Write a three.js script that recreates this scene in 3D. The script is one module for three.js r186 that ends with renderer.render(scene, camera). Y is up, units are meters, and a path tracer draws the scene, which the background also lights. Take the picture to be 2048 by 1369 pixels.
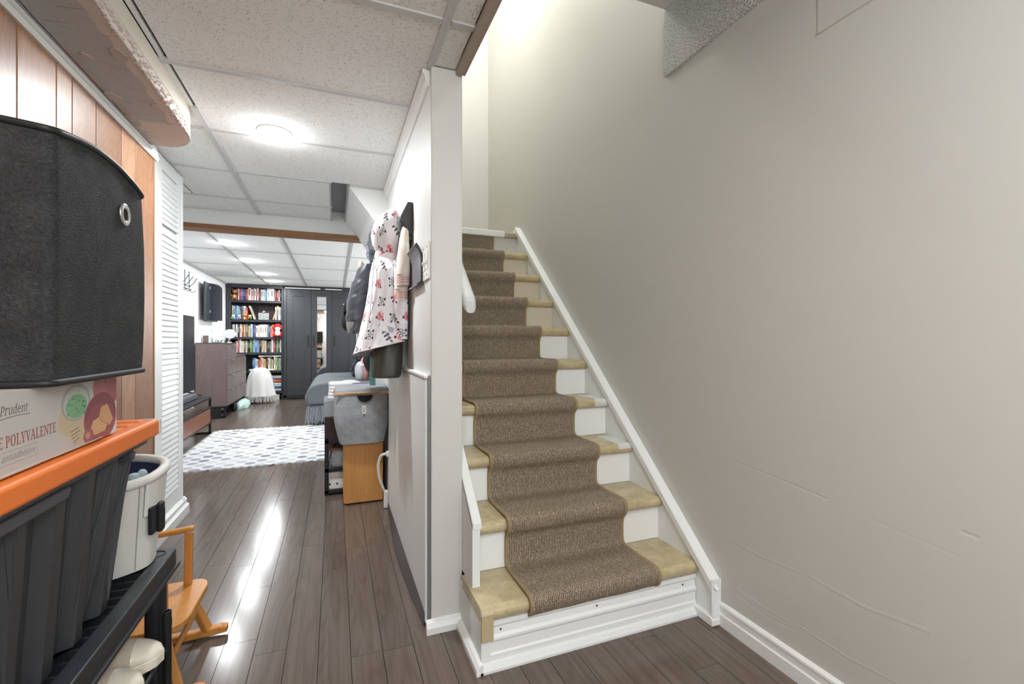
import * as THREE from 'three';
import { RoundedBoxGeometry } from 'three/addons/geometries/RoundedBoxGeometry.js';
import { RectAreaLightUniformsLib } from 'three/addons/lights/RectAreaLightUniformsLib.js';
import { mergeGeometries, mergeVertices, toCreasedNormals } from 'three/addons/utils/BufferGeometryUtils.js';
import { ImprovedNoise } from 'three/addons/math/ImprovedNoise.js';

// ---------------------------------------------------------------- camera, light levels, exposure
const scene = new THREE.Scene();
scene.background = new THREE.Color(0x05060a);
const YAW = Math.atan(354 / 910);                       // turned to the stairs
const camera = new THREE.PerspectiveCamera(2 * Math.atan(684.5 / 910) * 180 / Math.PI, 2048 / 1369, 0.05, 40);
camera.position.set(0, 1.05, 0);
camera.lookAt(Math.sin(YAW), 1.05, -Math.cos(YAW));
camera.setViewOffset(2048, 1369, 0, 1.5, 2048, 1369);
const renderer = new THREE.WebGLRenderer({ antialias: true });
renderer.toneMapping = THREE.LinearToneMapping;
renderer.toneMappingExposure = 1.09;
renderer.shadowMap.enabled = true;
RectAreaLightUniformsLib.init();
const LIGHT = { near: [0.2, 470], back: [0.4, 330], side: [0.35, 170], far: [0.12, 330], pendant: 5, globe: 3.7, upstairs: 3.4, glow: 26, color: 0xf1f6f8 };   // pots: candela of the lens, nits of its beam

// ---------------------------------------------------------------- helpers
const V = (x, y, z) => new THREE.Vector3(x, y, z);
let seed = 7;
const rnd = () => { seed = (seed * 1664525 + 1013904223) >>> 0; return seed / 4294967296; };
const rr = (a, b) => a + (b - a) * rnd();
const noiseGen = new ImprovedNoise();
const noise = (x, y, z = 0) => noiseGen.noise(x, y, z);
const used = new Map();
function numbered(name) { const n = used.get(name) ?? 0; used.set(name, n + 1); return n ? name + '_' + String(n).padStart(3, '0') : name; }
function shade(o) { o.traverse((m) => { if (m.isMesh) { m.castShadow = true; m.receiveShadow = true; } }); return o; }
function tag(o, label, category, group) { o.userData.label = label; if (category) o.userData.category = category; if (group) o.userData.group = group; return o; }
function thing(name, label, category, [x, y, z] = [0, 0, 0], group, turn = 0) {
  const o = new THREE.Group(); o.name = numbered(name); o.position.set(x, y, z); o.rotation.y = turn; scene.add(o);
  return tag(o, label, category, group);
}
function part(name, geo, mat, parent, label) {
  const m = new THREE.Mesh(Array.isArray(geo) ? join(geo) : geo, mat); m.name = name; parent.add(m);
  m.castShadow = m.receiveShadow = true;
  if (label) m.userData.label = label;
  return m;
}
function single(name, geo, mat, label, category, [x, y, z] = [0, 0, 0], group) {
  const m = part(numbered(name), geo, mat, scene); m.position.set(x, y, z); return tag(m, label, category, group);
}
function struct(name, geo, mat) { const m = part(numbered(name), geo, mat, scene); m.userData.kind = 'structure'; return m; }
function structGroup(name) { const o = new THREE.Group(); o.name = numbered(name); o.userData.kind = 'structure'; scene.add(o); return o; }
function join(list) {
  return mergeGeometries(list.map((g) => {
    const n = g.index ? g.toNonIndexed() : g.clone();
    for (const k of Object.keys(n.attributes)) if (!['position', 'normal', 'uv'].includes(k)) n.deleteAttribute(k);
    if (!n.attributes.uv) n.setAttribute('uv', new THREE.BufferAttribute(new Float32Array(n.attributes.position.count * 2), 2));
    n.clearGroups();
    return n;
  }));
}
// texture coordinates in metres, projected along each face's own main axis
function uvm(g, k = 1, ox = 0, oy = 0) {
  const n = g.index ? g.toNonIndexed() : g, p = n.attributes.position, m = n.attributes.normal, uv = new Float32Array(p.count * 2);
  for (let i = 0; i < p.count; i += 3) {
    const a = V(0, 0, 0), b = V(0, 0, 0), c = V(0, 0, 0);
    a.fromBufferAttribute(p, i); b.fromBufferAttribute(p, i + 1); c.fromBufferAttribute(p, i + 2);
    const f = b.clone().sub(a).cross(c.clone().sub(a)), ax = Math.abs(f.x), ay = Math.abs(f.y), az = Math.abs(f.z);
    [a, b, c].forEach((q, j) => {
      const [s, t] = ax >= ay && ax >= az ? [-q.z, q.y] : ay >= az ? [q.x, -q.z] : [q.x, q.y];
      uv[(i + j) * 2] = s * k + ox; uv[(i + j) * 2 + 1] = t * k + oy;
    });
  }
  n.setAttribute('uv', new THREE.BufferAttribute(uv, 2));
  return n;
}
const box = (x0, x1, y0, y1, z0, z1) => new THREE.BoxGeometry(x1 - x0, y1 - y0, z1 - z0).translate((x0 + x1) / 2, (y0 + y1) / 2, (z0 + z1) / 2);
const rbox = (x0, x1, y0, y1, z0, z1, r = 0.005, s = 2) => {
  const w = x1 - x0, h = y1 - y0, d = z1 - z0;
  return new RoundedBoxGeometry(w, h, d, s, Math.min(r, w / 2.02, h / 2.02, d / 2.02)).translate((x0 + x1) / 2, (y0 + y1) / 2, (z0 + z1) / 2);
};
const cyl = (r0, r1, h, n = 20, x = 0, y = 0, z = 0) => new THREE.CylinderGeometry(r1, r0, h, n).translate(x, y + h / 2, z);
function ball(r, x, y, z, sx = 1, sy = 1, sz = 1, n = 18) { return new THREE.SphereGeometry(r, n, Math.round(n * 0.7)).scale(sx, sy, sz).translate(x, y, z); }
function shapeOf(pts) { const s = new THREE.Shape(); pts.forEach((p, i) => (i ? s.lineTo(p[0], p[1]) : s.moveTo(p[0], p[1]))); return s; }
function ext(shape, depth, bevel = 0, seg = 1) {
  const s = Array.isArray(shape) ? shapeOf(shape) : shape;
  return new THREE.ExtrudeGeometry(s, { depth: depth - 2 * bevel, bevelEnabled: bevel > 0, bevelSize: bevel, bevelThickness: bevel, bevelOffset: -bevel, bevelSegments: seg, curveSegments: 10 }).translate(0, 0, bevel);
}
const extX = (pts, x0, x1, bevel = 0) => ext(pts, x1 - x0, bevel).rotateY(-Math.PI / 2).translate(x1, 0, 0);       // outline in (z, y)
const extZ = (pts, z0, z1, bevel = 0) => ext(pts, z1 - z0, bevel).translate(0, 0, z0);                            // outline in (x, y)
const extY = (pts, y0, y1, bevel = 0, seg = 1) => ext(Array.isArray(pts) ? pts.map(([x, z]) => [x, -z]) : pts, y1 - y0, bevel, seg).rotateX(-Math.PI / 2).translate(0, y0, 0);   // outline in (x, z)
function tube(pts, r, seg = 24, n = 8, closed = false) { return new THREE.TubeGeometry(new THREE.CatmullRomCurve3(pts.map((p) => V(...p)), closed, 'catmullrom', 0.5), seg, r, n, closed); }
function bar(a, b, r0, r1 = r0, n = 10) {                          // round bar between two points
  const A = V(...a), B = V(...b), d = B.clone().sub(A), g = new THREE.CylinderGeometry(r1, r0, d.length(), n).translate(0, d.length() / 2, 0);
  g.applyQuaternion(new THREE.Quaternion().setFromUnitVectors(V(0, 1, 0), d.normalize())); return g.translate(...a);
}
function beamBox(a, b, w, h, r = 0.003) {                           // squared bar between two points
  const A = V(...a), B = V(...b), d = B.clone().sub(A), L = d.length(), g = new RoundedBoxGeometry(w, L, h, 2, r).translate(0, L / 2, 0);
  g.applyQuaternion(new THREE.Quaternion().setFromUnitVectors(V(0, 1, 0), d.normalize())); return g.translate(...a);
}
// skin over rings of points (each ring closed); caps close the ends
function loft(rings, capA = true, capB = true) {
  const n = rings[0].length, pos = [], uv = [], idx = [];
  let len = 0;
  rings.forEach((r, i) => {
    if (i) len += r[0].distanceTo(rings[i - 1][0]);
    let s = 0;
    for (let j = 0; j <= n; j++) { const p = r[j % n]; if (j) s += p.distanceTo(r[j - 1]); pos.push(p.x, p.y, p.z); uv.push(s, -len); }
  });
  const w = n + 1;
  for (let i = 0; i + 1 < rings.length; i++) for (let j = 0; j < n; j++) { const a = i * w + j, b = a + 1, c = a + w, d = c + 1; idx.push(a, c, b, b, c, d); }
  const cap = (r, flip) => {
    const c = r.reduce((q, p) => q.add(p), V(0, 0, 0)).divideScalar(n), at = pos.length / 3;
    pos.push(c.x, c.y, c.z); uv.push(0, 0); r.forEach((p) => { pos.push(p.x, p.y, p.z); uv.push(p.x, p.z); });
    for (let j = 0; j < n; j++) { const a = at + 1 + j, b = at + 1 + (j + 1) % n; flip ? idx.push(at, b, a) : idx.push(at, a, b); }
  };
  if (capA) cap(rings[0], false);
  if (capB) cap(rings[rings.length - 1], true);
  const g = new THREE.BufferGeometry();
  g.setAttribute('position', new THREE.Float32BufferAttribute(pos, 3)); g.setAttribute('uv', new THREE.Float32BufferAttribute(uv, 2)); g.setIndex(idx);
  g.computeVertexNormals();
  const N = g.attributes.normal;
  for (let i = 0; i < rings.length; i++) { const a = i * w, b = a + n, v = V(N.getX(a) + N.getX(b), N.getY(a) + N.getY(b), N.getZ(a) + N.getZ(b)).normalize(); N.setXYZ(a, v.x, v.y, v.z); N.setXYZ(b, v.x, v.y, v.z); }
  return g;
}
// texture coordinates of a garment: around it at the given radius, and height, in metres
function wrapUV(g, n, R) { const u = g.attributes.uv, p = g.attributes.position, w = n + 1; for (let i = 0; i < u.count; i++) u.setXY(i, (1 - (i % w) / n) * 6.2832 * R, p.getY(i)); return g; }
const ringY = (cx, y, cz, rx, rz, n = 40, f = () => 1, sq = 1) => Array.from({ length: n }, (_, j) => {
  const a = -j / n * 2 * Math.PI, k = f(a), c = Math.cos(a), s = Math.sin(a);
  return V(cx + rx * k * Math.sign(c) * Math.abs(c) ** sq, y, cz + rz * k * Math.sign(s) * Math.abs(s) ** sq);
});

// ---------------------------------------------------------------- textures
function canvas(w, h, draw, repeat = [1, 1], srgb = true) {
  const c = document.createElement('canvas'); c.width = w; c.height = h;
  draw(c.getContext('2d'), w, h);
  const t = new THREE.CanvasTexture(c); t.wrapS = t.wrapT = THREE.RepeatWrapping; t.repeat.set(...repeat);
  if (srgb) t.colorSpace = THREE.SRGBColorSpace;
  return t;
}
function dataTex(w, h, f, repeat = [1, 1], srgb = true) {
  const d = new Uint8Array(w * h * 4);
  for (let y = 0; y < h; y++) for (let x = 0; x < w; x++) { const c = f(x / w, y / h), i = (y * w + x) * 4; d[i] = Math.max(0, Math.min(255, c[0])); d[i + 1] = Math.max(0, Math.min(255, c[1])); d[i + 2] = Math.max(0, Math.min(255, c[2])); d[i + 3] = 255; }
  const t = new THREE.DataTexture(d, w, h); t.wrapS = t.wrapT = THREE.RepeatWrapping; t.repeat.set(...repeat); t.magFilter = THREE.LinearFilter; t.needsUpdate = true;
  if (srgb) t.colorSpace = THREE.SRGBColorSpace;
  return t;
}
const fbm = (x, y, o = 4, z = 0) => { let s = 0, a = 0.5; for (let i = 0; i < o; i++) { s += a * noise(x, y, z + i * 7.3); x *= 2; y *= 2; a *= 0.5; } return s; };
// wood: grain runs along v; base colour, streak and ring strengths
function woodTex(base, { w = 512, h = 1024, fine = 14, ring = 14, rings = 9, z = 0, tint = [1, 0.9, 0.8] } = {}) {
  return dataTex(w, h, (u, v) => {
    const wob = fbm(u * 2.2, v * 1.6, 3, z) * 1.6, r = Math.sin((u * rings + wob * 5.5) * 6.283) * 0.5 + 0.5;
    const pore = fbm(u * 110, v * 5, 2, z + 3), streak = fbm(u * 26, v * 1.8, 3, z + 9), tone = fbm(u * 2, v * 2.2, 2, z + 20);
    const d = -ring * r ** 3 + fine * (pore * 1.3 + streak * 1.6) + tone * 16;
    return [base[0] + d * tint[0], base[1] + d * tint[1], base[2] + d * tint[2]];
  });
}
const rep = (t, x, y) => { const c = t.clone(); c.repeat.set(x, y); c.needsUpdate = true; return c; };
const grey = (v) => [v, v, v];
const speckle = dataTex(256, 256, (u, v) => grey(128 + 150 * fbm(u * 60, v * 60, 3)), [6, 6], false);
const weave = dataTex(256, 256, (u, v) => grey(128 + 50 * Math.sin(u * 6.283 * 64) * Math.sin(v * 6.283 * 64) + 60 * fbm(u * 50, v * 50, 2)), [5, 5], false);

// ---------------------------------------------------------------- materials
const std = (color, roughness = 0.6, o = {}) => new THREE.MeshStandardMaterial({ color, roughness, ...o });
const phys = (color, roughness = 0.6, o = {}) => new THREE.MeshPhysicalMaterial({ color, roughness, ...o });
const M = {
  white: std(0xecefee, 0.42), trim: std(0xeff0ef, 0.36), wall: std(0xf0f0f0, 0.62), ceil: std(0xe6e6e5, 0.9), tee: std(0xc9c9c9, 0.5),
  black: std(0x17181b, 0.45), blackPlastic: std(0x22252a, 0.34), blackWood: std(0x2b2d33, 0.42), darkVoid: std(0x3a3a3a, 0.95),
  metal: std(0xb9bcc0, 0.3, { metalness: 1 }), steelGrey: std(0x8c8d8c, 0.4, { metalness: 0.4 }), greyPlastic: std(0x75747a, 0.5),
  tan: std(0x9a8665, 0.75), slab: std(0x241d1a, 0.9),
};
const emitter = (c, i) => new THREE.MeshStandardMaterial({ color: 0xffffff, emissive: c, emissiveIntensity: i, roughness: 0.5 });
M.glow = emitter(0xffffff, LIGHT.glow);
const floorTex = woodTex([107, 94, 85], { fine: 9, ring: 7, rings: 4, tint: [1, 0.95, 0.9] });
M.planks = [[0, 1], [0.3, 1.04], [0.55, 0.95], [0.8, 1.01]].map(([o, k]) => phys(new THREE.Color(k, k, k * 1.01), 0.17, { map: floorTex, bumpMap: floorTex, bumpScale: 0.00012, specularIntensity: 0.75 }));
const panelTex = woodTex([166, 126, 97], { fine: 14, ring: 9, rings: 3, z: 40, tint: [1, 0.9, 0.8] });
M.panels = [0xffffff, 0xe4dad2, 0xf4eae0, 0xd6cac2].map((c) => std(c, 0.4, { map: panelTex }));
const honeyTex = woodTex([206, 142, 72], { fine: 9, ring: 10, rings: 5, z: 80, tint: [1, 0.95, 0.7] });
M.honey = std(0xffffff, 0.32, { map: rep(honeyTex, 3, 1.4) });
M.bamboo = std(0xffffff, 0.38, { map: rep(woodTex([206, 148, 86], { fine: 8, ring: 5, rings: 12, z: 120, tint: [1, 0.95, 0.75] }), 3.2, 1) });
M.dresser = std(0xffffff, 0.4, { map: rep(woodTex([112, 96, 95], { fine: 6, ring: 5, rings: 7, z: 150, tint: [1, 1, 1] }), 1.5, 0.8) });
M.brownFront = std(0xffffff, 0.35, { map: rep(woodTex([128, 84, 66], { fine: 7, ring: 6, rings: 7, z: 170 }), 2, 2) });
M.darkBrown = std(0x2e1c1c, 0.4);
M.oakTrim = std(0xffffff, 0.5, { map: rep(woodTex([140, 96, 54], { z: 190 }), 8, 2) });
const tileTex = canvas(1024, 1024, (g, w, h) => {
  g.fillStyle = '#ecece9'; g.fillRect(0, 0, w, h);
  for (let i = 0; i < 3300; i++) {                                  // fissures and pin holes of mineral-fibre tiles
    const x = rnd() * w, y = rnd() * h, a = rnd() * 6.28, l = rnd() < 0.55 ? rr(3, 12) : rr(1, 3), b = 90 + rnd() * 90;
    g.strokeStyle = `rgba(${b},${b},${b},0.75)`; g.lineWidth = rr(1, 2.6); g.lineCap = 'round';
    g.beginPath(); g.moveTo(x, y); g.quadraticCurveTo(x + Math.cos(a) * l * 0.5 + rr(-3, 3), y + Math.sin(a) * l * 0.5 + rr(-3, 3), x + Math.cos(a) * l, y + Math.sin(a) * l); g.stroke();
  }
}, [1.6, 1.6]);
M.tile = std(0xffffff, 0.95, { map: tileTex, bumpMap: tileTex, bumpScale: 0.002 });
M.tileFar = std(0xefefee, 0.95);
const carpetTex = dataTex(1024, 1024, (u, v) => {                    // looped ribs along v, 0.25 m a side
  const nx = 36, wob = 0.35 * noise(u * 30, v * 24, 3), p = u * nx + wob, i = Math.floor(p), f = p - i, h = Math.abs(Math.sin(i * 91.7) * 43.3) % 1;
  const loop = Math.sin((v * 36 + h + 0.5 * noise(i * 2.3, v * 12, 1)) * 6.283), yarn = Math.max(0, Math.sin(f * 3.1416)) ** 1.3, t = noise(i * 3.7, v * 30, 4) + 0.6 * noise(u * 200, v * 160, 8);
  const k = yarn * (0.78 + 0.22 * loop) + 0.28 * t;
  return [88 + 118 * k, 78 + 108 * k, 66 + 97 * k];
}, [4, 4]);
M.carpet = std(0xffffff, 0.97, { map: carpetTex, bumpMap: carpetTex, bumpScale: 0.004 });
M.tread = std(0xffffff, 0.34, { map: dataTex(512, 512, (u, v) => { const n = fbm(u * 8, v * 8, 4, 33) * 34, s = fbm(u * 30, v * 30, 2, 35) * 12, d = fbm(u * 22, v * 22, 2, 61) > 0.34 ? -16 : 0; return [190 + n + s + d, 174 + n + s + d, 138 + n * 0.9 + s + d]; }, [2.4, 2.4]) });
const wallBump = canvas(2048, 1024, (g, w, h) => {                  // scrapes of the stair wall; u = metres along the wall, v = height
  g.fillStyle = '#808080'; g.fillRect(0, 0, w, h);
  const X = (z) => -z * w / 4, Y = (y) => h - y * h / 2;
  const line = (pts, c, lw) => { g.strokeStyle = c; g.lineWidth = lw; g.lineCap = 'round'; g.beginPath(); pts.forEach(([z, y], i) => (i ? g.lineTo(X(z), Y(y)) : g.moveTo(X(z), Y(y)))); g.stroke(); };
  line([[-1.24, 0.62], [-1.05, 0.605], [-0.9, 0.59]], '#202020', 2.2); line([[-0.8, 0.575], [-0.6, 0.555]], '#4c4c4c', 2);
  line([[-1.25, 0.33], [-1.12, 0.325], [-1.0, 0.335]], '#e0e0e0', 2.5); line([[-0.96, 0.34], [-0.8, 0.33], [-0.66, 0.35]], '#d8d8d8', 4);
  line([[-1.24, 0.165], [-1.1, 0.16], [-1.02, 0.165]], '#d0d0d0', 2); line([[-1.24, 0.15], [-1.1, 0.135], [-1.0, 0.15]], '#303030', 2); line([[-0.99, 0.17], [-0.85, 0.165], [-0.7, 0.18]], '#d0d0d0', 2.4);
  line([[-1.45, 0.93], [-1.41, 0.85], [-1.4, 0.78]], '#505050', 2); line([[-1.27, 0.875], [-1.255, 0.86]], '#202020', 3); line([[-1.2, 0.85], [-1.1, 0.835], [-0.9, 0.83], [-0.74, 0.815]], '#6c6c6c', 5);
  line([[-0.595, 0.615], [-0.57, 0.612]], '#000000', 4);
  for (let i = 0; i < 130; i++) { const z = -rr(0.3, 2.6), y = rr(0.1, 1.9); line([[z, y], [z + rr(-0.02, 0.02), y + rr(-0.012, 0.012)]], rnd() < 0.5 ? '#5a5a5a' : '#a6a6a6', rr(1, 2)); }
  for (let i = 0; i < 1500; i++) { g.fillStyle = `rgba(${rnd() < 0.5 ? '255,255,255' : '0,0,0'},0.025)`; g.beginPath(); g.ellipse(rnd() * w, rnd() * h, rr(5, 60), rr(4, 26), 0, 0, 6.3); g.fill(); }
}, [0.25, 0.5], false);
M.wallBeige = std(0xcccbc5, 0.48, { bumpMap: wallBump, bumpScale: 0.0014 });
M.column = std(0xd1d0cc, 0.5);
M.stucco = std(0xf0f0ee, 0.95, { bumpMap: dataTex(512, 512, (u, v) => { const a = fbm(u * 34, v * 34, 3, 5); return grey(128 + 520 * Math.max(-0.2, Math.min(0.25, a))); }, [5, 5], false), bumpScale: 0.005, map: dataTex(512, 512, (u, v) => { const a = fbm(u * 34, v * 34, 3, 5); return grey(238 + 150 * a); }, [5, 5]) });
const felt = (r, g, b, z, amp = 26) => dataTex(512, 512, (u, v) => { const n = fbm(u * 7, v * 7, 4, z) * amp + fbm(u * 60, v * 45, 2, z + 4) * amp * 1.4; return [r + n, g + n, b + n]; }, [3, 3]);
M.greyFelt = std(0xffffff, 0.95, { map: felt(160, 163, 167, 210), bumpMap: speckle, bumpScale: 0.0012 });
M.blackFelt = std(0xffffff, 0.88, { map: felt(40, 40, 41, 230, 20), bumpMap: speckle, bumpScale: 0.003 });
M.blackTrim = std(0x1b1b1c, 0.55);
const cloth = (c, o = {}) => phys(c, 0.85, { bumpMap: weave, bumpScale: 0.0008, sheen: 0.2, sheenRoughness: 0.6, sheenColor: new THREE.Color(0xffffff), ...o });
M.canvasCloth = cloth(0xd2d0cb); M.sofa = cloth(0x666b6f); M.throwCloth = cloth(0xd9d7d5); M.whiteTowel = cloth(0xf1f0f0); M.navy = cloth(0x2b3355);
M.cream = cloth(0xe6dcd2); M.olive = phys(0x4a4a45, 0.5, { sheen: 0.3, sheenColor: new THREE.Color(0x888880) }); M.puffer = phys(0x3b3d43, 0.42, { sheen: 0.3, sheenColor: new THREE.Color(0x9098a0) });
M.teal = std(0x9be8f2, 0.6); M.pink = cloth(0xeba6a6);
M.orange = std(0xee7a2c, 0.42); M.toteGrey = std(0x38393c, 0.42); M.toteClip = std(0x46474c, 0.45);
M.mirror = std(0xf4f6f6, 0.02, { metalness: 1 });
M.wardrobe = std(0x36383b, 0.38); M.tv = phys(0x10141c, 0.28); M.wire = std(0x55575a, 0.35, { metalness: 0.7 });

// ---------------------------------------------------------------- floor
{
  const floor = structGroup('floor');
  part('subfloor', box(-2.0, 2.5, -0.12, -0.012, -9.6, 1.35), M.slab, floor);
  const P = 0.1015, X0 = -0.356, seams = { '-3': [-2.8], '-2': [-2.49, -3.0], '-1': [-2.85, -3.527], '0': [-2.19, -2.72], '1': [-1.725], '2': [-2.552], '3': [-2.7], '5': [-2.52] };
  const rest = [];
  let n = 0;
  for (let k = -15; k <= 26; k++) {
    const x0 = X0 + k * P, x1 = x0 + P - 0.0012;
    let z = 1.3 - rnd() * 0.7;
    const known = [...(seams[k] ?? [])];
    while (z > -9.45) {
      let L = rr(0.62, 1.0), z1 = z - L;
      if (known.length && z1 < known[0] + 0.35) { z1 = known.shift(); }
      z1 = Math.max(z1, -9.5); if (z1 < -9.1) z1 = -9.5;
      const mid = (z + z1) / 2;
      const near = mid > -3.35, out = z1 > -0.75 || (x0 < -0.95 && near && mid > -3.0) || x0 > 1.4 && mid > -4 || (x0 > 0.44 && mid < -1.7 && mid > -4.1) || x0 < -1.8;
      const seen = !out && !(x0 > 0.5 && mid < -4);
      if (!(x0 > 1.4 && mid > -4) && !(x0 < -1.0 && mid > -3)) {
        const g = new THREE.BoxGeometry(x1 - x0, 0.012, z - z1 - 0.0014), q = g.attributes.position;
        for (let i = 0; i < q.count; i++) if (q.getY(i) > 0) q.setX(i, q.getX(i) * (1 - 0.0006 / (x1 - x0)));
        g.translate((x0 + x1) / 2, -0.006, mid);
        const ox = rnd() * 9, oy = rnd() * 9, uv = g.attributes.uv;                     // u across, v along the plank
        for (let i = 0; i < uv.count; i++) uv.setXY(i, (q.getX(i) - x0) * 2.4 + ox, q.getZ(i) * 0.42 + oy);
        if (seen && n < 298) { n++; part('floor_plank', g, M.planks[Math.floor(rnd() * 4)], floor); } else rest.push(g);
      }
      z = z1;
    }
  }
  part('floor_plank', rest, M.planks[0], floor).userData.kind = 'stuff';
}

// ---------------------------------------------------------------- walls
struct('wall_right', uvm(box(1.335, 1.45, 0, 4.4, -4.2, 1.35)), M.wallBeige);
struct('wall_stair_end', box(0.3, 1.335, 1.7, 4.4, -4.2, -4.05), M.column);
struct('wall_stair_left', box(0.34, 0.44, 2.09, 4.4, -4.05, 1.35), M.column);
struct('wall_partition', box(0.325, 0.44, 0, 2.09, -4.2, -1.652), M.white);
struct('wall_column_end', rbox(0.3245, 0.4405, 0, 2.05, -1.655, -1.64, 0.004), M.column);
struct('wall_header', box(0.44, 1.335, 2.48, 4.4, -1.588, -1.48), M.column);
struct('wall_back', box(-1.0, 1.45, 0, 2.6, 1.2, 1.35), M.column);
struct('wall_far', box(-1.9, 2.5, 0, 2.2, -9.55, -9.43), M.wall);
struct('wall_far_right', box(2.35, 2.5, 0, 2.2, -9.43, -4.2), M.wall);
struct('wall_far_left', box(-1.9, -1.76, 0, 2.2, -9.43, -3.17), M.wall);
struct('wall_far_return', box(0.44, 2.5, 0, 2.2, -4.2, -4.08), M.wall);
struct('wall_closet', box(-1.76, -0.9, 0, 2.09, -3.275, -3.17), M.wall);
struct('wall_closet_side', box(-1.0, -0.89, 0, 2.09, -3.17, -2.53), M.wall);
{
  const w = structGroup('wall_left');
  part('backing', box(-1.0, -0.787, 0, 2.09, -2.535, 1.35), M.darkVoid, w);
  const e = [0.3, 0.5, 0.66, 0.86, 0.98, 1.13, 1.31, 1.42, 1.576, 1.757, 1.845, 2.0, 2.203, 2.336, 2.538];   // board joints
  let at = -1.35;
  for (const z of [-1.1, -0.85, -0.6, -0.35, -0.1, 0.1, ...e]) {
    const g = rbox(-0.79, -0.775, 0.01, 1.9, -z, -at - 0.004, 0.002, 1);
    part('wood_panel', uvm(g, 2.2, rnd() * 5, rnd() * 5), M.panels[Math.floor(rnd() * 4)], w); at = z;
  }
  part('corner_strip', rbox(-0.79, -0.772, 0, 1.9, -2.547, -2.536, 0.003), M.oakTrim, w);
}
struct('trim_wood_top', extZ([[-0.79, 1.885], [-0.768, 1.885], [-0.762, 1.9], [-0.768, 1.912], [-0.766, 1.925], [-0.775, 1.935], [-0.79, 1.935]], -2.57, 1.2), M.column);
struct('wall_upstairs_cap', box(0.34, 1.45, 4.4, 4.5, -4.2, -1.4), M.wall);

// trims along the partition
struct('trim_partition_top', extZ([[0.325, 2.05], [0.298, 2.05], [0.298, 2.036], [0.305, 2.03], [0.309, 2.012], [0.316, 2.004], [0.317, 1.99], [0.325, 1.988]], -3.12, -1.67), M.trim);
struct('trim_column_bead', rbox(0.316, 0.3255, 0.03, 0.925, -1.672, -1.655, 0.002), M.steelGrey);
struct('trim_ceiling_edge', [extZ([[0.415, 2.05], [0.415, 2.028], [0.432, 2.024], [0.445, 2.024], [0.445, 2.09], [0.44, 2.09]], -1.62, 1.2)], std(0xa89c90, 0.55));
// lower wall panel, its upper ledge and the warped dark strip at its foot
{
  const o = structGroup('wall_lower_panel');
  part('panel_sheet', rbox(0.308, 0.3255, 0.012, 0.915, -2.885, -1.674, 0.003), M.white, o);
  part('ledge', rbox(0.302, 0.3255, 0.914, 0.925, -2.887, -1.66, 0.003), M.trim, o);
  const N = 26, r = [];
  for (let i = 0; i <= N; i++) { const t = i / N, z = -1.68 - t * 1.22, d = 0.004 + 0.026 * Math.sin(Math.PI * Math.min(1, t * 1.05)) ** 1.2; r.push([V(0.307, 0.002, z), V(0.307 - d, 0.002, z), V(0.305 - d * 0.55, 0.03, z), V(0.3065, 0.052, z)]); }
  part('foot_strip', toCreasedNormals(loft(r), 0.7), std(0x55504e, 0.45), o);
}

// ---------------------------------------------------------------- ceilings
{
  const c = structGroup('ceiling_near'), tees = [];
  part('deck', [box(-1.9, 0.44, 2.13, 2.2, -4.2, -2.5), box(-1.0, 0.44, 2.13, 2.2, -2.5, 1.35), box(0.44, 1.45, 2.48, 2.55, -1.5, 1.35)], M.darkVoid, c);
  const rows = [1.2, 0.82, 0.265, -0.29, -0.845, -1.4, -1.957, -2.51, -3.085, -3.66, -4.06], cols = [[-0.875, -0.557], [-0.557, 0.325], [0.325, 0.418]];
  rows.slice(0, -1).forEach((z, i) => cols.forEach(([a, b], k) => {
    const z1 = k === 2 && z === -1.4 ? -1.645 : rows[i + 1];
    if (k === 2 && z1 < -1.97) return;
    const parts = k === 1 && z1 < -3.2 ? [[a, -0.025]] : k === 0 && z1 < -3.8 ? [[-1.76, -1.165], [-1.165, b]] : k === 0 && z1 < -3.2 ? [[-0.9, b]] : k === 0 && z1 > -2.4 ? [[-0.583, b]] : [[a, b]];
    for (const [p, q] of parts) {
      const g = box(p + 0.006, q - 0.006, 2.052, 2.068, z1 + 0.005, z - 0.005);
      part('ceiling_tile', uvm(g, 1, rnd() * 7, rnd() * 7), M.tile, c);
    }
    if (k === 0 && z1 < -3.6 && z1 > -3.8) part('ceiling_tile', uvm(box(-1.75, -0.905, 2.052, 2.068, -3.655, -3.29)), M.tile, c);
    if (k === 1 && z1 < -3.6 && z1 > -3.8) part('ceiling_tile', uvm(box(0.088, 0.32, 2.052, 2.068, -3.13, -3.09)), M.tile, c);
  }));
  for (const z of rows.slice(1, -1)) { part('cross_tee', box(z < -3.3 ? -1.76 : -0.875, z < -3 ? -0.02 : 0.325, 2.046, 2.06, z - 0.011, z + 0.011), M.tee, c); if (z > -1.9) part('cross_tee', box(0.34, 0.418, 2.047, 2.06, z - 0.011, z + 0.011), M.tee, c); }
  part('main_tee', box(-0.57, -0.545, 2.045, 2.061, -4.06, -2.3), M.tee, c);
  part('main_tee', box(0.312, 0.337, 2.045, 2.061, -1.66, 1.2), M.tee, c);
  // void where a tile is missing, beside the boxed-in underside of the stairs
  const v = part('ceiling_void', [box(-0.035, -0.025, 2.05, 2.13, -4.06, -3.1), box(0.075, 0.085, 2.05, 2.13, -4.06, -3.1)], std(0xb4b4b6, 0.9), c);
  part('void_board', box(-0.03, 0.08, 2.128, 2.131, -4.06, -3.1), std(0xa2a2a4, 0.9), v);
  part('plaster_ceiling', box(0.44, 1.335, 2.48, 2.5, -1.5, 1.35), std(0xb4b0a5, 0.8), c);
}
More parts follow.
